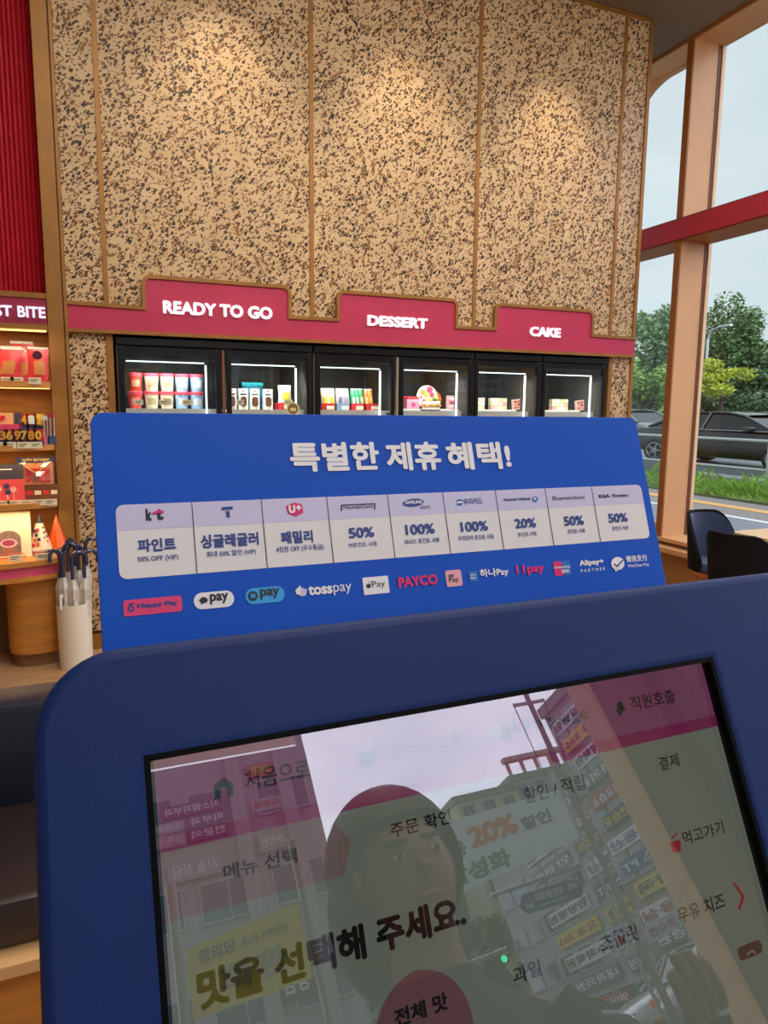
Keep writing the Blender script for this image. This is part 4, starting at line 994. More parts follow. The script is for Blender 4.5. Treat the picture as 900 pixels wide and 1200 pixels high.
spoly(cc(D_, 254, 136, 15), P_bl, 'round_mark'); o_ = st('K', D_(247, 143), D_(261, 142), 3.4, P_lt, .08); o_.location.y -= .0006
st('Bluemembers', D_(348, 142), D_(516, 135), 5, P_ink, .0)
st('KIA', D_(590, 130), D_(650, 126), 4, P_ink, .05); st('Members', D_(662, 127), D_(747, 123), 4.3, P_ink, .01)
# pay logos
def sround(q, x0, y0, x1, y1, x2, y2, x3, y3, m, rr, name='logo_plate'):
    """plate given by its four corner pixels TL TR BR BL"""
    TL, TR, BR, BL = [SL(*q(*p)) for p in ((x0, y0), (x1, y1), (x2, y2), (x3, y3))]
    xa = (TL[0]+BL[0])/2; xb = (TR[0]+BR[0])/2; za = (BL[1]+BR[1])/2; zb = (TL[1]+TR[1])/2
    return sflat(rrect(xa, xb, za, zb, rr*(zb-za)), m, name, .0006)
sround(E_, 38, 92, 226, 76, 228, 128, 42, 142, P_pk, .16)
st('Happy Pay', E_(84, 120), E_(214, 110), 7, P_navy, .05)
spoly(cc(E_, 64, 118, 11), P_navy, 'round_mark'); spoly(cc(E_, 64, 118, 5), P_pk, 'round_mark', .0012); spoly([E_(55, 102), E_(73, 100), E_(72, 106), E_(57, 107)], P_navy, 'crown_mark')
sround(E_, 263, 68, 392, 60, 394, 112, 266, 121, P_lt, .48)
spoly([E_(280, 92), E_(290, 82), E_(302, 82), E_(310, 90), E_(305, 99), E_(294, 102), E_(288, 106), E_(287, 100)][::-1], P_ink, 'speech_bubble'); st('pay', E_(317, 106), E_(376, 100), 12.5, P_ink, .035)
sround(E_, 428, 54, 553, 46, 555, 95, 431, 106, P_sky, .48)
spoly(cc(E_, 453, 78, 16), P_ink, 'round_mark'); o_ = st('N', E_(446, 86), E_(460, 84), 5.6, P_sky, .08); o_.location.y -= .0006
st('pay', E_(477, 91), E_(540, 83), 12.5, P_ink, .035)
spoly([E_(588, 60), E_(604, 44), E_(612, 62), E_(606, 76), E_(592, 72)], P_lt, 'leaf_mark'); spoly([E_(606, 50), E_(626, 58), E_(622, 76), E_(606, 80)], P_lav, 'leaf_mark')
st('toss', E_(631, 76), E_(708, 70), 11, P_lt, .04); st('pay', E_(712, 76), E_(770, 70), 12, P_lt, .0)
sround(E_, 802, 20, 884, 12, 890, 68, 808, 74, P_lt, .06)
spoly(cc(E_, 822, 46, 7.5), P_ink, 'fruit_mark'); spoly([E_(822, 37), E_(826, 31), E_(827, 35)], P_ink, 'leaf_mark')
st('Pay', E_(834, 57), E_(876, 52), 9.5, P_ink, .005)
st('PAYCO', G_(46, 132), G_(172, 124), 12.5, P_mg, .05)
sround(G_, 195, 79, 246, 74, 249, 127, 199, 131, mat('print_rose', (238, 168, 178), .5), .14)
st('KB', G_(206, 100), G_(222, 98), 3.2, P_ink, .04); st('Pay', G_(208, 121), G_(238, 117), 7.5, P_ink, .01)
sround(G_, 269, 82, 297, 78, 301, 112, 272, 114, P_bl, .15); st('하나', G_(275, 97), G_(292, 95), 3, P_lt, .02); st('Pay', G_(276, 108), G_(293, 106), 3.4, P_lt, .02)
st('하나Pay', G_(307, 106), G_(398, 96), 11.5, P_lt, .03)
st('11pay', G_(424, 98), G_(513, 88), 13, P_mg, .035)
sround(G_, 541, 50, 568, 48, 570, 94, 544, 97, P_mg, .1); sround(G_, 566, 48, 594, 46, 597, 92, 570, 94, P_bl, .1)
o_ = st('UnionPay', G_(543, 76), G_(594, 70), 3.6, P_lt, .03); o_ = st('银联', G_(566, 87), G_(591, 84), 4, P_lt, .02)
st('Alipay+', G_(624, 68), G_(702, 62), 8.4, P_lt, .04); st('P A R T N E R', G_(628, 83), G_(706, 78), 3.6, P_lt, .01)
spoly(cc(G_, 745, 56, 21), P_lt, 'speech_bubble'); spoly([G_(735, 70), G_(750, 74), G_(738, 83)][::-1], P_lt, 'bubble_tail'); spoly([G_(733, 55), G_(742, 62), G_(760, 43), G_(762, 47), G_(743, 68), G_(732, 59)][::-1], P_navy, 'tick_mark', .0012)
st('微信支付', G_(773, 52), G_(840, 47), 7.8, P_lt, .02); st('WeChat Pay', G_(778, 72), G_(846, 66), 4.8, P_lt, .01)

# ================================================================ SOFA, CHAIRS, TABLE
M_lth = mat('dark_navy_leather', (26, 32, 50), .38, spec=.6, bump=.25, bscale=40)
M_lth2 = mat('dark_brown_black_leather', (44, 34, 36), .34, spec=.6, bump=.2, bscale=30)
so = thing('bench_sofa', 'dark leather bench sofa on a plywood base, behind the kiosk at left', 'sofa', (-.6, 1.95, 0))
def cush(bm_, x0, x1, y0, y1, z0, z1, r_=.03):
    box(bm_, x0, x1, y0, y1, z0, z1, bev=r_)
for i, (xa, xb) in enumerate(((-1.75, 1.0),)):
    b = new(); cush(b, xa, xb, 1.645, 2.10, .33, .45, .025); obj('seat_cushion', b, M_lth2, so, True)
    b = new(); cush(b, xa, xb, 2.09, 2.26, .40, 0.735, .03); obj('backrest', b, M_lth, so, True)
    b = T([(xa+.01, 1.655, .36), (xb-.01, 1.655, .36)], .006, 6); obj('piping', b, M_lth, so, True)
obj('plywood_ledge', B(-1.75, 1.0, 1.60, 2.26, .295, .328, bev=.003), mat('pale_plywood', (214, 170, 116), .5, var=.1, vscale=5), so)
obj('plywood_base', B(-1.72, .97, 1.66, 2.22, 0, .295), M_wood, so)

def shell_chair(label, loc, rz, m_in, m_out):
    t = thing('lounge_chair', label, 'chair', loc, rz)
    def shell(r0, r1, z0, ztop, name, m, inner):
        bm_ = new(); n_ = 20; g = []
        for i in range(n_+1):
            a_ = math.radians(-100+200*i/n_); f = abs(i/n_-.5)*2
            zt_ = z0+(ztop-z0)*(1-.80*max(0, (f-.35)/.65)**2.2)
            col_ = []
            for j in range(6):
                v = j/5; rr_ = r0+(r1-r0)*v
                col_.append(bm_.verts.new((rr_*math.sin(a_), -.02+rr_*math.cos(a_)*.95, z0+(zt_-z0)*v)))
            g.append(col_)
        for i in range(n_):
            for j in range(5): bm_.faces.new((g[i][j], g[i+1][j], g[i+1][j+1], g[i][j+1]))
        bmesh.ops.recalc_face_normals(bm_, faces=bm_.faces)
        bmesh.ops.solidify(bm_, geom=bm_.faces[:], thickness=.028 if not inner else .012)
        return obj(name, bm_, m, t, True, local=True)
    shell(.235, .275, .40, .82, 'back_shell', m_out, False)
    shell(.215, .252, .44, .80, 'inner_padding', m_in, True)
    obj('seat', LA([(0, 0), (.20, 0), (.225, .03), (.215, .075), (0, .085)], (0, -.02, .38), n=32), m_in, t, True, local=True)
    obj('seat_base', LA([(0, 0), (.17, 0), (.22, .04), (0, .04)], (0, -.02, .345), n=28), mat('orange_wood', (196, 120, 56), .4), t, True, local=True)
    for sx_ in (-1, 1):
        for sy_ in (-1, 1):
            obj('leg', T([(sx_*.10, -.02+sy_*.10, .36), (sx_*.19, -.02+sy_*.19, 0)], [.017, .011], 10), mat('orange_wood', (196, 120, 56), .4), t, True, local=True)
    return t
M_navf = mat('navy_upholstery', (36, 54, 92), .7, sheen=.3, bump=.2, bscale=200); M_dkf = mat('black_upholstery', (14, 15, 20), .8, spec=.2, bump=.2, bscale=200)
shell_chair('navy lounge chair facing the pale table, beside the window sill', (4.26, 3.82, 0), math.radians(2), M_navf, M_dkf).scale = (.82, .82, .99)
shell_chair('black lounge chair seen from behind, in front of the navy one', (3.72, 3.12, 0), math.radians(104), M_navf, M_dkf).scale = (.80, .80, 1)
tb = thing('cafe_table', 'pale wood cafe table with grey steel legs at the right edge', 'table', (4.33, 3.0, 0))
obj('table_top', PR(rrect(4.02, 4.64, 2.55, 3.50, .09), .715, .74, 'Z'), mat('pale_table_wood', (232, 196, 146), .35, var=.06, vscale=5), tb)
obj('edge_band', PR(rrect(4.017, 4.643, 2.547, 3.503, .09), .710, .722, 'Z'), mat('edge_brown', (150, 100, 56), .4), tb)
for x, y in ((4.15, 3.36), (4.52, 3.36), (4.15, 2.68), (4.52, 2.68)): obj('leg', T([(x, y, 0), (x, y, .712)], .028, 14), mat('grey_steel', (170, 172, 170), .35, .3), tb, True)

# ================================================================ OUTSIDE, RIGHT: pavement, verge, railing, road, cars, trees
struct('ground_paving', B(5.06, 10.6, -3, 40, -.15, -.02), M_pave)
struct('ground_asphalt_strip', B(5.06, 8.75, -3, 40, -.02, -.005), M_asph)
struct('ground_kerb_line', B(8.75, 8.86, -3, 40, -.02, .01), mat('white_kerb', (216, 220, 220), .5))
struct('ground_guide_stripe', B(9.72, 9.98, -3, 40, -.02, -.012), mat('ochre_guide_paving', (206, 158, 84), .6, var=.1, vscale=20))
struct('ground_verge', B(10.6, 12.9, -3, 40, -.15, .02), mat('verge_soil', (92, 100, 62), .9, var=.2))
struct('ground_road', B(12.9, 31, -30, 60, -.15, .30), M_asph)
struct('ground_far_bank', B(31, 80, -30, 90, -.15, .1), mat('bank_green', (60, 78, 50), .9, var=.2))
bm = new(); random.seed(3)
for k in range(15000):
    x = random.uniform(10.6, 12.1); y = random.uniform(4.5, 16); h_ = random.uniform(.05, .19)*(1.9 if random.random() < .10 else 1)*(.7+.6*math.sin(y*2.1)**2)
    if x < 11: h_ *= .6
    a_ = random.uniform(0, 6.28); wv = random.uniform(.004, .010); dx = math.cos(a_)*wv; dy = math.sin(a_)*wv; bx_, by_ = random.uniform(-1, 1)*h_, random.uniform(-1, 1)*h_
    v0 = bm.verts.new((x-dx, y-dy, .0)); v1 = bm.verts.new((x+dx, y+dy, 0)); v2 = bm.verts.new((x+bx_*.5+dx, y+by_*.5+dy, h_*.7)); v3 = bm.verts.new((x+bx_, y+by_, h_))
    bm.faces.new((v0, v1, v2)); bm.faces.new((v0, v2, v3))
single('verge_grass', bm, mat('fresh_grass', (112, 156, 48), .7, var=.3, vscale=1.5), 'bright green weeds growing along the verge below the railing', 'grass', kind='stuff')
rl = thing('street_railing', 'grey steel pipe railing with pale posts beyond the footpath', 'railing', (12.2, 12, 0))
obj('rail', T([(12.2, 4, .99), (12.2, 30, .99)], .032, 8), M_steel, rl, True); obj('rail', T([(12.2, 4, .42), (12.2, 30, .42)], .032, 8), M_steel, rl, True)
for y in (9.75, 14.4, 19, 23.6, 28.2, 5.2): obj('post', B(12.13, 12.27, y-.07, y+.07, 0, 1.02, bev=.01), M_steel, rl)
for i, (x, y, L_) in enumerate(((12.75, 12.2, 1.7), (12.7, 10.6, 1.3), (12.6, 14.6, 1.2))):
    single('road_stone', B(x-.15, x+.15, y-L_/2, y+L_/2, 0, .20, bev=.03), M_steel, ['long grey kerb block in the weeds, left one', 'grey kerb block in the weeds, nearer one', 'far grey kerb block behind the mullion'][i], 'kerb block')
gr = thing('guard_rail', 'low grey guard rail on the far side of the road', 'guard rail', (30.5, 30, 0))
obj('rail', B(30.4, 30.5, 10, 50, 1.15, 1.35), M_steel, gr)
for k in range(9): obj('post', B(30.42, 30.55, 12+k*4.4, 12.15+k*4.4, -.01, 1.4), M_steel, gr)
p = PX(762, 478, 24)
t = thing('planter_box', 'small white box post beside the road behind the left car', 'post', (24, PX(777, 480, 24).y, 0)); obj('post_body', B(-.18, .18, -.18, .18, 0, 1.72, bev=.02), M_white, t, local=True); obj('cap', B(-.2, .2, -.2, .2, 1.72, 1.76), M_steel, t, local=True)
p = PX(882, 480, 29.5)
t = thing('roadside_banner', 'low rust coloured hoarding with a red sign beyond the black car', 'hoarding', (29.5, p.y, 0)); obj('board', B(-.03, .03, -1.9, 1.6, 1.25, 1.95), mat('rust_board', (150, 96, 70), .6, var=.2), t, local=True)
obj('red_sign', B(-.05, -.03, .9, 1.5, 1.5, 2.0), M_red, t, local=True); obj('leg', B(-.03, .03, -1.7, -1.6, 0, 1.3), M_steel, t, local=True); obj('leg', B(-.03, .03, 1.3, 1.4, 0, 1.3), M_steel, t, local=True)

M_rub = mat('tyre_rubber', (18, 18, 20), .8); M_rim = mat('alloy_rim', (150, 152, 156), .3, .8); M_cwin = mat('dark_car_glass', (10, 11, 12), .15, spec=.5)
CARM = {}
def car(label, loc, rz, paint, group='cars on the road', hatch=False, lights=True):
    """sedan, nose towards local +X, 4.8 m long"""
    t = thing('car', label, 'car', loc, rz, group)
    key = hatch
    if key not in CARM:
        st_ = [(-2.38, .50, .70, .76, .80), (-2.30, .36, .90, .82, .80), (-1.95, .28, 1.03, .88, .86), (-1.25, .24, 1.03, .92, .9), (-.4, .22, 1.00, .93, .9), (.5, .22, .99, .93, .9), (1.15, .22, .97, .92, .9), (1.7, .24, .90, .90, .88), (2.15, .28, .78, .84, .82), (2.36, .36, .64, .74, .7), (2.41, .44, .56, .66, .6)]
        b = new(); rings = []
        for (x, zb, zt_, wy, wt) in st_:
            pr_ = [(-.55*wy, zb), (-wy*.95, zb+.05), (-wy, zb+(zt_-zb)*.5), (-wt*.98, zt_-.05), (-wt*.86, zt_), (0, zt_+.025), (wt*.86, zt_), (wt*.98, zt_-.05), (wy, zb+(zt_-zb)*.5), (wy*.95, zb+.05), (.55*wy, zb)]
            rings.append([b.verts.new((x, p_[0], p_[1])) for p_ in pr_])
        for r1_, r2_ in zip(rings[:-1], rings[1:]):
            for k in range(len(r1_)): b.faces.new((r1_[k], r1_[(k+1) % len(r1_)], r2_[(k+1) % len(r1_)], r2_[k]))
        b.faces.new(rings[0][::-1]); b.faces.new(rings[-1]); bodym = fin(b, True)
        # cabin: roof skin and glass house
        xs_ = [(-1.75, 1.02, .80), (-1.05, 1.36, .68), (-.45, 1.45, .64), (.15, 1.44, .64), (.55, 1.36, .68), (1.25, .98, .82)]
        if hatch: xs_[0] = (-2.1, 1.02, .8); xs_[1] = (-1.75, 1.36, .7)
        b = new(); L0 = []
        for (x, z, wv) in xs_: L0.append([b.verts.new((x, -wv, z)), b.verts.new((x, -wv*.8, z+.03)), b.verts.new((x, 0, z+.045)), b.verts.new((x, wv*.8, z+.03)), b.verts.new((x, wv, z))])
        for r1_, r2_ in zip(L0[1:-2], L0[2:-1]):
            for k in range(4): b.faces.new((r1_[k], r1_[k+1], r2_[k+1], r2_[k]))
        # pillars
        def strut(a_, c_, wd=.035):
            for s_ in (-1, 1): tube(b, [(a_[0], s_*a_[2], a_[1]), (c_[0], s_*c_[2], c_[1])], wd, 6)
        strut(xs_[0], xs_[1]); strut(xs_[-2], xs_[-1]); strut((-.25, 1.44, .66), (-.30, .98, .88), .03)
        strut(xs_[1], xs_[2]); strut(xs_[2], xs_[3]); strut(xs_[3], xs_[4])
        roofm = fin(b, True)
        b = new(); g1 = []; g2 = []
        for s_ in (-1, 1):
            up_ = [b.verts.new((x, s_*wv*.985, z-.01)) for (x, z, wv) in xs_]; lo = [b.verts.new((x, s_*.87, .97)) for (x, z, wv) in xs_]
            for k in range(len(xs_)-1): b.faces.new((up_[k], up_[k+1], lo[k+1], lo[k]))
            g1.append(up_)
        b.faces.new((g1[0][0], g1[0][1], g1[1][1], g1[1][0])); b.faces.new((g1[0][-2], g1[0][-1], g1[1][-1], g1[1][-2])); winm = fin(b)
        b = new()
        lathe(b, [(0, -.105), (.30, -.105), (.335, -.07), (.335, .07), (.30, .105), (0, .105)], n=24); whm = fin(b, True)
        b = new(); lathe(b, [(0, -.115), (.07, -.115), (.08, -.105)], n=12)
        for k in range(5):
            a_ = k*2*math.pi/5; rbox(b, (.13*math.cos(a_), .13*math.sin(a_), -.108), .19, .035, .012, a_)
        lathe(b, [(.205, -.10), (.215, -.114), (.235, -.108)], n=20); rmm = fin(b)
        for m_ in (whm, rmm): m_.transform(Matrix.Rotation(math.radians(90), 4, 'X').inverted())
        CARM[key] = (bodym, roofm, winm, whm, rmm)
    bodym, roofm, winm, whm, rmm = CARM[key]
    cpy = lambda m_: m_.copy()
    obj('body', cpy(bodym), paint, t, local=True); obj('roof', cpy(roofm), paint, t, local=True); obj('windows', cpy(winm), M_cwin, t, local=True)
    for wx in (-1.45, 1.42):
        for s_ in (-1, 1):
            m1 = cpy(whm); m2 = cpy(rmm); R2 = Matrix.Rotation(0 if s_ < 0 else math.pi, 4, 'Z'); m1.transform(Matrix.Translation((wx, s_*.82, .335)) @ R2); m2.transform(Matrix.Translation((wx, s_*.82, .335)) @ R2)
            wh = obj('wheel', m1, M_rub, t, local=True); obj('rim', m2, M_rim, wh, local=True)
    for s_ in (-1, 1):
        obj('headlight', B(2.12, 2.30, s_*.55-.16, s_*.55+.16, .60, .72, bev=.03), emis('headlight_on', (255, 246, 200), 1.4) if lights else M_rim, t, local=True)
        obj('tail_light', B(-2.395, -2.25, s_*.66-.15, s_*.66+.15, .72, .86, bev=.03), mat('tail_red', (180, 24, 28), .3, emit=(255, 30, 30), es=.6), t, local=True)
        obj('mirror', B(.78, .93, s_*.98-.10, s_*.98+.10, .97, 1.10, bev=.03), paint, t, local=True)
    b = new(); box(b, -1.6, 1.2, -.955, -.93, .985, 1.005); box(b, -1.6, 1.2, .93, .955, .985, 1.005); obj('chrome_line', b, M_rim, t, local=True)
    obj('licence_plate', B(2.39, 2.425, -.26, .26, .42, .53), M_white, t, local=True)
    return t
Pblk = mat('black_car_paint', (14, 15, 17), .2, .0, coat=.4); Pslv = mat('silver_grey_car_paint', (112, 120, 124), .2, .5, coat=1); Pwht = mat('white_car_paint', (214, 216, 218), .2, 0, coat=1); Pgry = mat('grey_car_paint', (90, 96, 104), .2, .4, coat=1)
car('black sedan with wet doors passing behind the railing at right', (14.0, 12.05, .3), math.radians(-90), Pblk, lights=False).scale = (1.2, 1, .85)
car('dark silver car with lit headlight left of the black sedan', (18.2, 20.5, .3), math.radians(-90), Pslv).scale = (1.03, 1, .9)

# street lamp
p0 = PX(823.5, 478, 26); p1 = PX(824.5, 398, 26); p2 = PX(831, 388, 26); p3 = PX(845, 382.5, 26)
sl = thing('street_lamp', 'slim grey street lamp with curved arm in front of the trees', 'street lamp', (26, p0.y, 0))
obj('pole', T([(26, p0.y, 0), (26, p0.y, p1.z)], [.09, .06], 8), M_steel, sl, True)
obj('arm', T([(26, p0.y, p1.z), (26, p0.y-.15, p1.z+.35), (26, p2.y, p2.z), (26, p3.y, p3.z)], [.06, .05, .045, .04], 8), M_steel, sl, True)
obj('lamp_head', B(25.9, 26.1, p3.y-.55, p3.y+.1, p3.z-.05, p3.z+.05, bev=.02), M_steel, sl)

# trees
M_bark = mat('tree_bark', (74, 62, 50), .9, var=.2)
def crown(name, parent, seed, rx, ry, rz_, cz, m, nleaf=5200, leaf=.22, nblob=9):
    rnd = random.Random(seed); blobs = []
    for k in range(nblob):
        a_ = rnd.uniform(0, 6.28); q = rnd.uniform(.1, .75); h_ = rnd.uniform(-.75, .8)
        blobs.append((rx*q*math.cos(a_)*(1-.3*abs(h_)), ry*q*math.sin(a_)*(1-.3*abs(h_)), cz+rz_*h_, rnd.uniform(.26, .46)))
    b = new()
    for k in range(nleaf):
        bx_, by_, bz_, s_ = blobs[rnd.randrange(nblob)]
        u = rnd.uniform(-1, 1); a_ = rnd.uniform(0, 6.28); q = math.sqrt(1-u*u); rr_ = s_*(rnd.random()**.35)*(1+.25*noise.noise(Vector((q*math.cos(a_)*3+seed, q*math.sin(a_)*3, u*3))))
        c_ = Vector((bx_+rx*rr_*q*math.cos(a_), by_+ry*rr_*q*math.sin(a_), bz_+rz_*rr_*u))
        L_ = leaf*rnd.uniform(.6, 1.3); d1 = Vector((rnd.uniform(-1, 1), rnd.uniform(-1, 1), rnd.uniform(-.6, .6))).normalized(); d2 = d1.cross(Vector((rnd.uniform(-1, 1), rnd.uniform(-1, 1), rnd.uniform(-1, 1))).normalized())
        vs = [b.verts.new(c_-d1*L_*.5), b.verts.new(c_+d2*L_*.3), b.verts.new(c_+d1*L_*.5), b.verts.new(c_-d2*L_*.3)]; b.faces.new(vs)
    return obj(name, b, m, parent, local=True, recalc=False)
def leafmat(name, a, c):
    if name in MATS: return MATS[name]
    m = bpy.data.materials.new(name); m.use_nodes = True; nt_ = m.node_tree; b_ = nt_.nodes['Principled BSDF']; b_.inputs['Roughness'].default_value = .55
    g_ = nt_.nodes.new('ShaderNodeNewGeometry'); r_ = nt_.nodes.new('ShaderNodeValToRGB'); r_.color_ramp.elements[0].color = lin(a); r_.color_ramp.elements[1].color = lin(c)
    nt_.links.new(g_.outputs['Random Per Island'], r_.inputs[0]); nt_.links.new(r_.outputs[0], b_.inputs['Base Color']); MATS[name] = m; return m
LM1 = leafmat('leaf_mid', (60, 92, 48), (122, 156, 92)); LM2 = leafmat('leaf_dark', (44, 72, 42), (96, 126, 76)); LM3 = leafmat('leaf_yellow', (126, 150, 30), (200, 206, 70)); LM4 = leafmat('leaf_light', (90, 124, 50), (150, 184, 90))
def dirxy(px__, dist):
    d = ray(px__, 480); d.z = 0; d.normalize(); return d*dist
def tree(label, px__, dist, top_y, rad, m, seed, base=1.2, nleaf=5200, leaf=.24, trunk=True, ry=None, tk=1.0):
    c_ = dirxy(px__, dist); dz = c_.dot(_f)/1.0; H_ = 1.55 + (482-top_y)/FPX*dist*math.cos(math.atan((px__-450)/FPX))
    t = thing('tree', label, 'tree', (c_.x, c_.y, .0), group='trees across the road')
    hh_ = (H_-base)/2
    crown('crown', t, seed, rad, ry or rad, hh_*.78, base+hh_, m, nleaf, leaf)
    tb_ = new(); tube(tb_, [(0, 0, 0), (.1, 0, base+hh_*.6), (-.1, .1, base+hh_*1.3)], [.22*tk, .16*tk, .06*tk], 8)
    for k in range(4):
        a_ = k*1.7+seed; tube(tb_, [(0, 0, base+hh_*.3*k/2), (rad*.4*math.cos(a_), rad*.4*math.sin(a_), base+hh_*(.5+k*.2))], [.09*tk, .03*tk], 6)
    obj('trunk', tb_, M_bark, t, True, local=True); return t
tree('broad green tree at the left of the window, top showing above the transom base', 766, 40, 344, 3.0, LM1, 1, 1.0, 6500)
tree('light green bushy tree low beside the terrazzo wall edge', 745, 34, 402, 2.3, LM4, 2, .6, 4500)
tree('dark tree mostly hidden by the window mullion', 795, 42, 372, 3.0, LM2, 3, .6, 5500)
tree('tall feathery tree just right of the mullion', 838, 40, 334, 2.4, LM1, 4, 1.0, 6500)
tree('dark thick tree behind the street lamp', 862, 44, 384, 3.2, LM2, 5, .4, 7000)
tree('dark hedge like tree at the right edge of the picture', 893, 43, 392, 3.2, LM2, 6, .4, 7500)
tree('low dark shrub mass between the tall tree and the hedge', 825, 37, 430, 2.4, LM2, 7, .2, 5000)
tree('wide dark shrub behind the black sedan', 880, 36, 425, 2.8, LM2, 8, .2, 6000)
tree('wide dark shrub behind the silver car', 765, 37, 425, 2.8, LM2, 9, .2, 6000)
tree('dark tree beyond the right window edge', 925, 42, 388, 3.4, LM2, 10, .4, 6000)
tree('small yellow green tree with flat crown by the road', 843, 29, 416, 1.35, LM3, 11, 1.9, 2600, .15, tk=.35)
# ================================================================ STREET BEHIND THE PHOTOGRAPHER (seen in the screen and the cooler doors)
struct('ground_front_paving', B(-20, 5.0, -8, -3.12, -.15, -.01), M_pave)
struct('ground_front_road', B(-60, 90, -70, -8, -.15, .0), M_asph)
struct('ground_front_side', B(5.07, 13.2, -8, -3.0, -.15, -.01), M_pave)
M_wpane = mat('shop_window_glass', (90, 108, 126), .12, spec=.9); M_wfr = mat('pale_window_frame', (196, 196, 198), .5)
def building(label, x0, x1, y0, y1, H_, m, face='N', floors=4, bays=5, win=(.62, .55), sill=.35, zb=0, group=None, roof=True):
    """box block; face 'N' looks to +Y, 'W' looks to -X. Windows are framed panes set in the face"""
    t = thing('building', label, 'building', ((x0+x1)/2, (y0+y1)/2, 0), group=group)
    obj('walls', B(x0, x1, y0, y1, zb, H_), m, t)
    if roof: obj('parapet', B(x0-.1, x1+.1, y0-.1, y1+.1, H_, H_+.35), mat('parapet_'+m.name, (150, 146, 140), .7), t)
    fh = (H_-zb)/floors
    L_ = (x1-x0) if face == 'N' else (y1-y0); bw = L_/bays
    for f_ in range(floors):
        for b_ in range(bays):
            c_ = (b_+.5)*bw; hw = bw*win[0]/2; z0 = zb+f_*fh+fh*sill; z1 = z0+fh*win[1]
            if face == 'N':
                fr = obj('window', B(x0+c_-hw, x0+c_+hw, y1-.02, y1+.05, z0, z1), M_wfr, t)
                obj('pane', B(x0+c_-hw+.05, x0+c_-.02, y1+.0, y1+.06, z0+.05, z1-.05), M_wpane, fr); obj('pane', B(x0+c_+.02, x0+c_+hw-.05, y1+.0, y1+.06, z0+.05, z1-.05), M_wpane, fr)
            else:
                fr = obj('window', B(x0-.05, x0+.02, y0+c_-hw, y0+c_+hw, z0, z1), M_wfr, t)
                obj('pane', B(x0-.06, x0+.0, y0+c_-hw+.05, y0+c_+hw-.05, z0+.05, z1-.05), M_wpane, fr)
    return t
def facesign(t, s, face, a0, a1, z0, z1, pos, m_bg, m_tx, bold=.03):
    """shop sign on a building face; a0..a1 along the face, pos is the face plane"""
    if face == 'N':
        b_ = obj('sign_board', B(a0, a1, pos, pos+.10, z0, z1), m_bg, t)
        if s:
            me_ = text_mesh(s, bold); xs = [v.co.x for v in me_.vertices]; ys = [v.co.y for v in me_.vertices]; ax, bx, ay, by = min(xs), max(xs), min(ys), max(ys); mg = (z1-z0)*.18
            for v in me_.vertices:
                u = (v.co.x-ax)/(bx-ax); w_ = (v.co.y-ay)/(by-ay); v.co = Vector((a1-mg-(a1-a0-2*mg)*u, pos+.115+v.co.z*.0006, z0+mg+(z1-z0-2*mg)*w_))
            obj('lettering', me_, m_tx, b_)
    else:
        b_ = obj('sign_board', B(pos-.10, pos, a0, a1, z0, z1), m_bg, t)
        if s:
            me_ = text_mesh(s, bold); xs = [v.co.x for v in me_.vertices]; ys = [v.co.y for v in me_.vertices]; ax, bx, ay, by = min(xs), max(xs), min(ys), max(ys); mg = (z1-z0)*.18
            for v in me_.vertices:
                u = (v.co.x-ax)/(bx-ax); w_ = (v.co.y-ay)/(by-ay); v.co = Vector((pos-.115-v.co.z*.0006, a1-mg-(a1-a0-2*mg)*u, z0+mg+(z1-z0-2*mg)*w_))
            obj('lettering', me_, m_tx, b_)
Bpink = mat('rosy_clinic_wall', (198, 184, 190), .7, var=.06); Bgry = mat('grey_block_wall', (172, 178, 182), .7, var=.06); Bcrm = mat('cream_block_wall', (206, 198, 170), .7, var=.05); Bbrn = mat('brown_tower_wall', (158, 146, 140), .7, var=.08)
s_w = mat('sign_white', (236, 236, 236), .5); s_o = mat('sign_orange', (226, 110, 50), .5); s_y = mat('sign_yellow', (230, 206, 70), .5); s_g = mat('sign_grey', (110, 112, 120), .5); s_r = mat('sign_red', (190, 40, 40), .5); s_dk = mat('sign_dark', (50, 50, 60), .5); s_bl = mat('sign_blue', (40, 90, 150), .5)
cl = building('rose grey clinic building with pale columns and skin clinic signs, across the front street', -9, 5.02, -30, -16, 13.5, Bpink, 'N', 7, 9, (.8, .42), .4)
for x in (3.15, 4.3, 1.0, -1.2): obj('pale_column', B(x-.16, x+.16, -16.02, -15.75, 0, 13.5), mat('pale_column', (192, 178, 182), .6), cl)
facesign(cl, '시스템피부과', 'N', 1.5, 2.8, 6.88, 7.15, -16+.02, mat('sign_plum', (126, 84, 110), .6), s_w)
facesign(cl, '피부과', 'N', 2.02, 2.86, 6.58, 6.84, -16+.02, s_g, s_w); facesign(cl, '전문의', 'N', 2.02, 2.86, 6.30, 6.57, -16+.02, s_g, s_w)
facesign(cl, '리프팅', 'N', 1.3, 1.94, 6.58, 6.80, -16+.02, Bpink, s_w); facesign(cl, '보톡스', 'N', 1.3, 1.94, 6.28, 6.55, -16+.02, Bpink, s_w)
facesign(cl, '피부과', 'N', 3.45, 4.15, 6.64, 6.92, -16+.02, Bpink, s_o); facesign(cl, '과의원', 'N', 3.45, 4.15, 5.75, 6.12, -16+.02, Bpink, s_w)
facesign(cl, '광장', 'N', 3.5, 4.1, 7.45, 7.75, -16+.02, s_o, s_y); facesign(cl, 'IRP 상담', 'N', 3.3, 4.6, 2.9, 3.5, -16+.02, s_g, s_w)
facesign(cl, '시술 상담', 'N', 1.5, 2.6, 5.55, 5.95, -16+.02, Bpink, s_w)
tw = building('brown tower block covered in shop signs, at the right of the front street', 15, 27, -20.0, -12, 9.1, Bbrn, 'W', 6, 8, (.8, .5), .3)
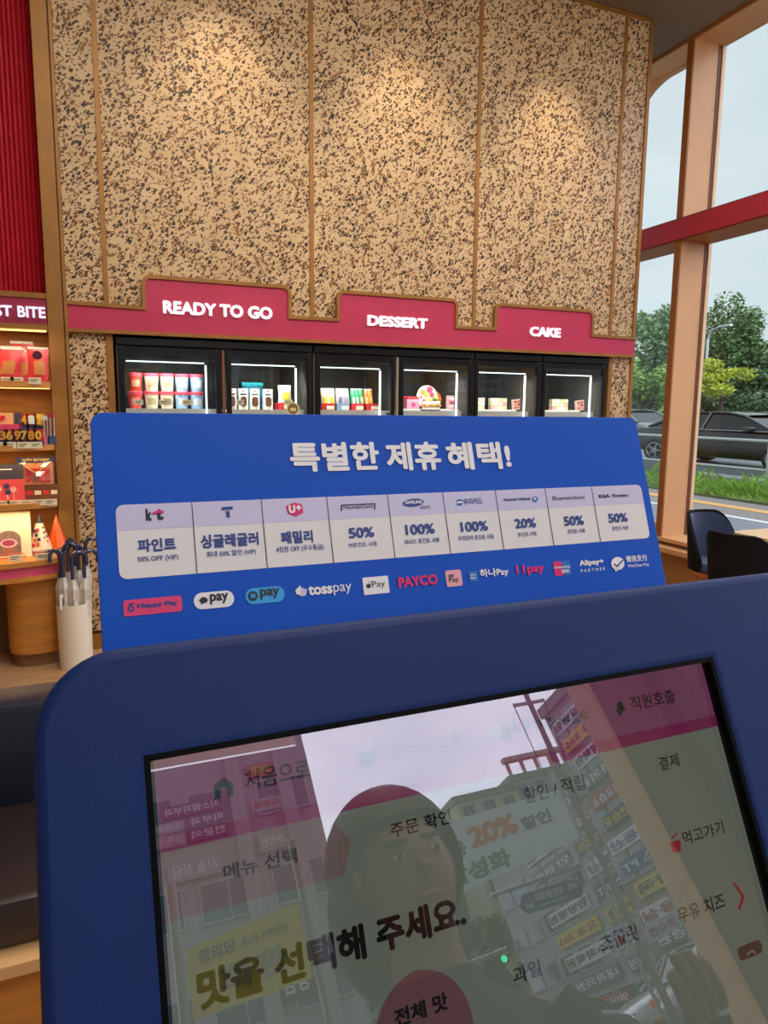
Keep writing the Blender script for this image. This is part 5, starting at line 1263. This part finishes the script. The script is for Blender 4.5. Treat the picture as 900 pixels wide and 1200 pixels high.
names = [('한방병원', s_w, s_dk), ('치과 365', s_y, s_r), ('수학학원', s_w, s_dk), ('내과의원', s_g, s_w), ('영어교습소', s_r, s_w), ('노래연습장', s_dk, s_y), ('부동산', s_w, s_bl), ('헬스 PT', s_bl, s_w), ('약국', s_y, s_dk), ('미용실', s_w, s_r), ('안경원', s_g, s_w), ('식당', s_dk, s_w)]
for k in range(12):
    n_, mb, mt = names[k]; zz = 8.45-k*.66
    facesign(tw, n_, 'W', -19.7+(k % 3)*.15, -17.2+(k % 2)*.3, zz-.22, zz+.2, 15, mb, mt)
    facesign(tw, names[(k+5) % 12][0], 'W', -16.8, -14.6, zz-.22, zz+.2, 15, names[(k+5) % 12][1], names[(k+5) % 12][2])
t2 = building('grey mid rise block beyond the brown tower, with yellow and white signs', 16.5, 30, -31, -20.6, 7.6, Bgry, 'W', 5, 7, (.8, .5), .3)
for k in range(9):
    n_, mb, mt = names[(k+3) % 12]; zz = 6.9-k*.75
    facesign(t2, n_, 'W', -23.6, -20.8, zz-.25, zz+.2, 16.5, mb, mt); facesign(t2, names[(k+8) % 12][0], 'W', -27.4, -24.2, zz-.25, zz+.2, 16.5, names[(k+8) % 12][1], names[(k+8) % 12][2])
building('cream gabled block far down the front street', 18.6, 22.6, -44, -36, 11.4, Bcrm, 'N', 6, 3)
b3 = building('grey flat roofed block with roof frame far down the front street', 22.8, 27.5, -46, -36.5, 12.0, Bgry, 'N', 6, 4)
obj('roof_frame', B(23.0, 27.2, -37, -36.6, 13.2, 13.5), Bcrm, b3)
for k in range(5): obj('roof_frame_post', B(23.1+k, 23.25+k, -36.9, -36.7, 12.3, 13.2), Bcrm, b3)
building('pale low block behind the white street banner', 12.5, 18.2, -48, -40, 9.5, mat('pale_grey_wall', (176, 180, 178), .7), 'N', 5, 5)
building('distant grey block in the gap beside the clinic', 5.6, 12.0, -66, -58, 8.0, Bgry, 'N', 4, 5)
building('distant low green grey block behind the traffic', 12.2, 30.5, -60, -52, 9.0, mat('green_grey_wall', (150, 166, 158), .7), 'N', 4, 12)
# banners and signs over the street; their print faces the street and shows through from behind
def banner(label, x0, x1, y, z0, z1, z0b, z1b, m, lines, poles=True):
    t = thing('street_banner', label, 'banner', ((x0+x1)/2, y, 0))
    b_ = new(); a_ = [b_.verts.new(p_) for p_ in ((x0, y, z0), (x1, y, z0b), (x1, y, z1b), (x0, y, z1))]; c_ = [b_.verts.new((v.co.x, y-.004, v.co.z)) for v in a_]
    b_.faces.new(a_); b_.faces.new(c_[::-1])
    for k in range(4): b_.faces.new((a_[k], a_[(k+1) % 4], c_[(k+1) % 4], c_[k]))
    cloth = obj('cloth', b_, m, t)
    for (s, xa, xb, za, zb, mt, bold) in lines:
        me_ = text_mesh(s, bold); xs = [v.co.x for v in me_.vertices]; ys = [v.co.y for v in me_.vertices]; ax, bx, ay, by = min(xs), max(xs), min(ys), max(ys)
        for v in me_.vertices:
            u = (v.co.x-ax)/(bx-ax); w_ = (v.co.y-ay)/(by-ay); xx = xa+(xb-xa)*u; sl_ = (xx-x0)/(x1-x0); v.co = Vector((xx, y+.006+v.co.z*.0003, za+(zb-za)*w_+((z0b-z0)*sl_+(z1b-z1)*sl_)*.5))
        obj('lettering', me_, mt, cloth)
    if poles:
        for xx, zz in ((x0-.05, z1+.4), (x1+.05, z1b+.4)): obj('pole', T([(xx, y, 0), (xx, y, zz)], .035, 8), M_steel, t, True)
        obj('cord', T([(x0-.05, y, z1), (x0, y, z1)], .006, 5), M_steel, t); obj('cord', T([(x1, y, z1b), (x1+.05, y, z1b)], .006, 5), M_steel, t)
    return t
banner('small yellow street banner with grey lettering just outside the front glass', .53, 1.29, -4.6, 1.82, 2.20, 1.84, 2.30, mat('yellow_cloth', (226, 222, 96), .7), [('정의당', .60, .84, 2.09, 2.17, s_g, .02), ('광산을 지역위원장', .88, 1.20, 2.10, 2.15, s_g, .01), ('화환', .72, 1.16, 1.88, 2.04, mat('banner_pale_ink', (170, 176, 130), .6), .04)])
banner('long white street banner with orange twenty percent lettering, between two poles', 5.0, 8.75, -12, 3.15, 4.42, 3.60, 4.55, mat('white_cloth', (226, 232, 238), .7), [('사용', 5.7, 6.35, 3.72, 4.0, s_g, .04), ('20%', 6.46, 7.55, 3.78, 4.15, mat('banner_orange', (232, 128, 84), .6), .05), ('할인', 7.63, 8.35, 3.76, 4.0, s_g, .04), ('활성화', 5.75, 7.16, 3.28, 3.62, mat('banner_green', (80, 150, 110), .6), .05)])
t = thing('utility_pole', 'concrete utility pole with crossing wires by the white street banner', 'utility pole', (9.0, -12, 0))
obj('pole', T([(9.0, -12, 0), (9.02, -12, 8.4)], [.075, .05], 12), mat('pole_concrete', (150, 142, 134), .8), t, True)
obj('cross_arm', B(8.6, 9.4, -12.03, -11.97, 6.42, 6.48), M_steel, t); obj('transformer', LA([(0, 0), (.16, 0), (.16, .5), (0, .5)], (9.24, -12, 4.3), n=14), M_steel, t, True)
for k in range(3): obj('wire', T([(8.6+k*.4, -12, 6.5), (12+k*.4, -17, 5.9), (15, -22+k, 6.4)], .012, 5), M_blk2, t)
t = thing('road_sign', 'blue direction sign with white lettering hanging from a street gantry', 'road sign', (14.9, -24, 0))
obj('panel', PR([(13.5, 4.25), (13.75, 3.98), (16.0, 3.98), (16.25, 4.28), (16.0, 4.6), (13.75, 4.6)], -24, -23.93, 'Y'), s_bl, t)
for s, xa, xb, za, zb in (('345', 15.6, 16.0, 4.3, 4.5), ('임방울대로', 14.2, 15.4, 4.26, 4.52), ('Imbangul-daero', 14.2, 15.4, 4.06, 4.16), ('341', 13.75, 14.05, 4.1, 4.28)):
    me_ = text_mesh(s, .03); xs = [v.co.x for v in me_.vertices]; ys = [v.co.y for v in me_.vertices]
    for v in me_.vertices: v.co = Vector((xb-(xb-xa)*(v.co.x-min(xs))/(max(xs)-min(xs)), -23.92+v.co.z*.0006, za+(zb-za)*(v.co.y-min(ys))/(max(ys)-min(ys))))
    obj('lettering', me_, s_w, t)
obj('gantry_arm', T([(12.6, -24, 4.85), (17.6, -24, 4.95)], .07, 8), M_steel, t, True); obj('gantry_post', T([(17.6, -24, 0), (17.6, -24, 5.3)], .12, 10), M_steel, t, True)
obj('hanger', T([(14.1, -24, 4.6), (14.1, -24, 4.88)], .03, 6), M_steel, t); obj('hanger', T([(15.7, -24, 4.6), (15.7, -24, 4.92)], .03, 6), M_steel, t)
for (x, lb) in ((11.1, 'traffic signal showing green on a long arm'), (8.6, 'second traffic signal left of the green one')):
    t = thing('traffic_signal', lb, 'traffic signal', (x, -22.4, 0))
    obj('arm', T([(x-1.6, -22.4, 0), (x-1.6, -22.4, 3.05), (x+.6, -22.4, 3.12)], .05, 8), M_steel, t, True)
    obj('housing', B(x-.45, x+.45, -22.35, -22.15, 2.72, 3.0, bev=.03), M_blk2, t)
    obj('green_lamp', LA([(0, 0), (.10, 0), (.10, .02), (0, .03)], n=14), emis('signal_green', (40, 255, 170), 3.0), t, True, local=True)
    l_ = [c_ for c_ in t.children if c_.name.startswith('green_lamp')][0]; l_.data.transform(Matrix.Translation((.28, .26, 2.86)) @ Matrix.Rotation(math.radians(-90), 4, 'X'))
banner('small lilac street banner low beside the parked cars', 12.1, 13.2, -16, 1.75, 2.1, 1.85, 2.2, mat('lilac_cloth', (200, 190, 214), .7), [('현수막', 12.2, 13.1, 1.82, 2.02, mat('lilac_ink', (170, 70, 130), .6), .03)])
for i, (x, y, rz, pm, lb) in enumerate(((9.6, -18.6, 14, Pwht, 'white car in the street queue straight behind the lilac banner'), (11.9, -21.2, 12, Pgry, 'grey car in the street queue beside the white one'), (12.4, -15.0, 190, Pwht, 'white car parked by the tower block'), (7.8, -24.3, 6, Pslv, 'silver car nearest the clinic in the queue'), (9.2, -27.4, 8, Pblk, 'black car behind the white queueing car'), (13.6, -30.2, 15, Pslv, 'silver car at the far right of the queue'), (7.3, -14.8, 4, Pgry, 'grey car in the nearest lane of the front street'), (11.7, -12.0, 10, Pwht, 'white car close to the utility pole'))):
    car(lb, (x, y, .0), math.radians(rz), pm, 'cars in the front street', hatch=(i % 2 == 1), lights=i % 3 == 0)
for i, (x, y, r_, h_) in enumerate(((8.3, -30, 2.0, 5.5), (12.4, -33, 2.4, 6.0), (16.6, -34, 2.4, 6.2), (20.5, -33, 2.2, 5.6))):
    t = thing('street_tree', ['small street tree nearest the clinic', 'round street tree behind the green signal', 'street tree under the blue road sign', 'street tree in front of the grey blocks'][i], 'tree', (x, y, 0), group='trees in the front street')
    crown('crown', t, 40+i, r_, r_, h_*.32, h_*.62, LM2, 1800, .4); obj('trunk', T([(0, 0, 0), (0, 0, h_*.6)], [.14, .07], 8), M_bark, t, True, local=True)

t = thing('linear_lamp', 'thin white linear lamp hung by the front glass, mirrored at the screen corner', 'lamp', (.3, -2.6, 2.6))
obj('tube', B(-.35, .95, -2.604, -2.596, 2.578, 2.582), emis('linear_tube', (240, 240, 255), 3.0), t); obj('housing', B(-.35, .95, -2.618, -2.582, 2.583, 2.62), M_white, t)
for x in (-.2, .8): obj('wire', T([(x, -2.6, 2.62), (x, -2.6, 4.57)], .002, 5), M_blk2, t)

# ---------------------------------------------------------------- the photographer, standing behind the camera
def skin(name, V, E_, m, parent, sub=2, roots=(0,)):
    b_ = new(); ly = b_.verts.layers.skin.verify(); vs = []
    for i, (co, r_) in enumerate(V):
        v = b_.verts.new(co); v[ly].radius = (r_, r_) if not isinstance(r_, tuple) else r_; v[ly].use_root = i in roots; vs.append(v)
    for a_, c_ in E_: b_.edges.new((vs[a_], vs[c_]))
    me_ = bpy.data.meshes.new(name); b_.to_mesh(me_); b_.free()
    loc_ = WM[parent.name].to_translation(); me_.transform(Matrix.Translation(-loc_)); me_.materials.append(m)
    o = bpy.data.objects.new(name, me_); COL.objects.link(o); o.parent = parent; WM[o.name] = WM[parent.name]
    o.modifiers.new('Skin', 'SKIN').use_smooth_shade = True; s_ = o.modifiers.new('Sub', 'SUBSURF'); s_.levels = sub; s_.render_levels = sub
    return o
PXc, PYc = .43, -.42
pn = thing('person', 'person in dark hoodie reaching a hand to the screen, mirrored in it', 'person', (PXc, PYc, 0))
M_skin = mat('skin', (150, 108, 88), .5); M_hood = mat('dark_hoodie', (30, 32, 36), .85, bump=.3, bscale=150); M_jean = mat('dark_jeans', (38, 44, 58), .85); M_hair = mat('dark_hair', (26, 22, 22), .5, bump=.6, bscale=160, stretch=(1, 1, .1)); M_shoe = mat('dark_shoes', (40, 40, 44), .6)
V = [((PXc, PYc, .86), .13), ((PXc, PYc, 1.0), .115), ((PXc, PYc-.01, 1.14), .125), ((PXc, PYc-.01, 1.215), .085), ((PXc, PYc+.01, 1.29), .050), ((PXc, PYc+.02, 1.36), .058), ((PXc, PYc+.03, 1.43), .078), ((PXc, PYc+.02, 1.50), .062),
     ((PXc-.09, PYc, .80), .082), ((PXc-.10, PYc+.01, .45), .056), ((PXc-.10, PYc-.02, .08), .036), ((PXc-.11, PYc+.12, .035), .030),
     ((PXc+.09, PYc, .80), .082), ((PXc+.10, PYc+.01, .45), .056), ((PXc+.10, PYc-.02, .08), .036), ((PXc+.11, PYc+.12, .035), .030),
     ((PXc-.165, PYc, 1.20), .050), ((PXc-.21, PYc-.02, .95), .038), ((PXc-.20, PYc+.06, .74), .026), ((PXc-.20, PYc+.08, .67), .028),
     ((PXc+.165, PYc, 1.20), .050), ((PXc+.24, PYc+.10, 1.00), .040), ((PXc+.175, PYc+.28, 1.10), .027), ((PXc+.16, PYc+.34, 1.145), .030)]
Ed = [(0, 1), (1, 2), (2, 3), (3, 4), (4, 5), (5, 6), (6, 7), (0, 8), (8, 9), (9, 10), (10, 11), (0, 12), (12, 13), (13, 14), (14, 15), (3, 16), (16, 17), (17, 18), (18, 19), (3, 20), (20, 21), (21, 22), (22, 23)]
roots = [0]
def fingers(palm, dirn, side, up_, curl):
    """four fingers and a thumb as chains rooted in the palm"""
    palm = Vector(palm); dirn = Vector(dirn).normalized(); side = Vector(side).normalized(); up_ = Vector(up_).normalized()
    for k, (off_, L_) in enumerate(((-.026, .062), (-.009, .072), (.009, .068), (.025, .054))):
        b0 = palm+side*off_*.8+dirn*.012; n0 = len(V); d_ = dirn.copy(); V.append((tuple(b0), .0105)); roots.append(n0); p_ = b0
        for j in range(3):
            d_ = (d_-up_*curl*(1 if j else .4)).normalized(); p_ = p_+d_*L_*(.45, .32, .26)[j]; V.append((tuple(p_), (.0095, .0088, .0075)[j])); Ed.append((n0+j, n0+j+1))
    n0 = len(V); b0 = palm-side*.018-dirn*.015; V.append((tuple(b0), .011)); roots.append(n0)
    p1 = b0-side*.028+dirn*.018-up_*.01; p2 = p1+dirn*.026-side*.004-up_*.014
    V.append((tuple(p1), .0105)); V.append((tuple(p2), .0085)); Ed.append((n0, n0+1)); Ed.append((n0+1, n0+2))
fingers((PXc+.155, PYc+.355, 1.155), (-.2, .6, .55), (1, .1, .2), (0, .6, -.6), .45)
fingers((PXc-.20, PYc+.085, .655), (0, .2, -1), (0, 1, .2), (-1, 0, 0), .25)
skin('body', V, Ed, M_skin, pn, 2, tuple(roots))
def loft(bm_, rows, n=24):
    rings = [[bm_.verts.new((cx+rx*math.cos(k*2*math.pi/n), cy+ry*math.sin(k*2*math.pi/n), z)) for k in range(n)] for (cx, cy, z, rx, ry) in rows]
    for r1_, r2_ in zip(rings[:-1], rings[1:]):
        for k in range(n): bm_.faces.new((r1_[k], r1_[(k+1) % n], r2_[(k+1) % n], r2_[k]))
b_ = new()
loft(b_, [(PXc, PYc, .80, .175, .135), (PXc, PYc, .84, .185, .145), (PXc, PYc, .98, .172, .132), (PXc, PYc, 1.10, .190, .138), (PXc, PYc-.01, 1.18, .205, .125), (PXc, PYc-.01, 1.225, .185, .105), (PXc, PYc-.01, 1.26, .125, .085), (PXc, PYc, 1.285, .080, .072), (PXc, PYc, 1.305, .072, .068)])
for pts_ in ([(PXc-.150, PYc, 1.20), (PXc-.195, PYc-.01, 1.08), (PXc-.215, PYc-.02, .95), (PXc-.21, PYc+.02, .85), (PXc-.203, PYc+.055, .755)], [(PXc+.150, PYc, 1.20), (PXc+.205, PYc+.04, 1.10), (PXc+.245, PYc+.10, 1.00), (PXc+.215, PYc+.20, 1.045), (PXc+.178, PYc+.275, 1.098)]):
    tube(b_, pts_, [.075, .068, .062, .056, .048], 16)
obj('hoodie', b_, M_hood, pn, True)
b_ = new()
loft(b_, [(PXc, PYc, .86, .165, .125), (PXc, PYc, .80, .185, .135), (PXc, PYc, .74, .180, .125)])
for s_ in (-1, 1): loft(b_, [(PXc+s_*.09, PYc, .80, .098, .115), (PXc+s_*.095, PYc, .62, .090, .10), (PXc+s_*.10, PYc+.01, .42, .072, .078), (PXc+s_*.10, PYc-.01, .22, .064, .07), (PXc+s_*.10, PYc-.02, .085, .060, .066)], 18)
obj('trousers', b_, M_jean, pn, True)
for s_ in (-1, 1): skin('shoe', [((PXc+s_*.10, PYc-.05, .05), .05), ((PXc+s_*.105, PYc+.05, .045), .046), ((PXc+s_*.11, PYc+.15, .035), .036)], [(0, 1), (1, 2)], M_shoe, pn, 1)
def ell(bm_, c_, r_, n=24, cut=None):
    k = bmesh.ops.create_uvsphere(bm_, u_segments=n, v_segments=n//2, radius=1)['verts']
    for v in k: v.co = Vector((c_[0]+v.co.x*r_[0], c_[1]+v.co.y*r_[1], c_[2]+v.co.z*r_[2]))
    if cut: bmesh.ops.delete(bm_, geom=[v for v in k if cut(v.co)], context='VERTS')
b_ = new(); hc = (PXc, PYc+.0, 1.462)
ell(b_, hc, (.108, .118, .122), 32, lambda c_: c_.y > PYc+.055 and c_.z < 1.50)
k_ = bmesh.ops.create_uvsphere(b_, u_segments=28, v_segments=14, radius=1)['verts']
for v in k_: v.co = Vector((PXc+v.co.x*.112, PYc-.035+v.co.y*.085, 1.40+v.co.z*.135))
obj('hair', b_, M_hair, pn, True)
b_ = new(); ell(b_, (PXc, PYc+.045, 1.435), (.070, .072, .092), 24); obj('face', b_, M_skin, pn, True)
for s_ in (-1, 1):
    b_ = new(); ell(b_, (PXc+s_*.030, PYc+.108, 1.448), (.010, .008, .004), 12); e_ = obj('eye', b_, M_white, pn, True)
    b_ = new(); ell(b_, (PXc+s_*.030, PYc+.114, 1.448), (.005, .004, .005), 10); obj('iris', b_, M_hair, e_, True)
    b_ = new(); ell(b_, (PXc+s_*.075, PYc+.03, 1.44), (.010, .018, .028), 12); obj('ear', b_, M_skin, pn, True)
    b_ = B(PXc+s_*.030-.018, PXc+s_*.030+.018, PYc+.105, PYc+.114, 1.466, 1.471); obj('eyebrow', b_, M_hair, pn)
obj('nose', T([(PXc, PYc+.110, 1.455), (PXc, PYc+.128, 1.425), (PXc, PYc+.112, 1.417)], [.006, .011, .008], 8), M_skin, pn, True)
b_ = new(); ell(b_, (PXc, PYc+.108, 1.392), (.022, .010, .007), 12); obj('mouth', b_, mat('lips', (170, 96, 90), .5), pn, True)

bpy.data.scenes.remove(TMP)
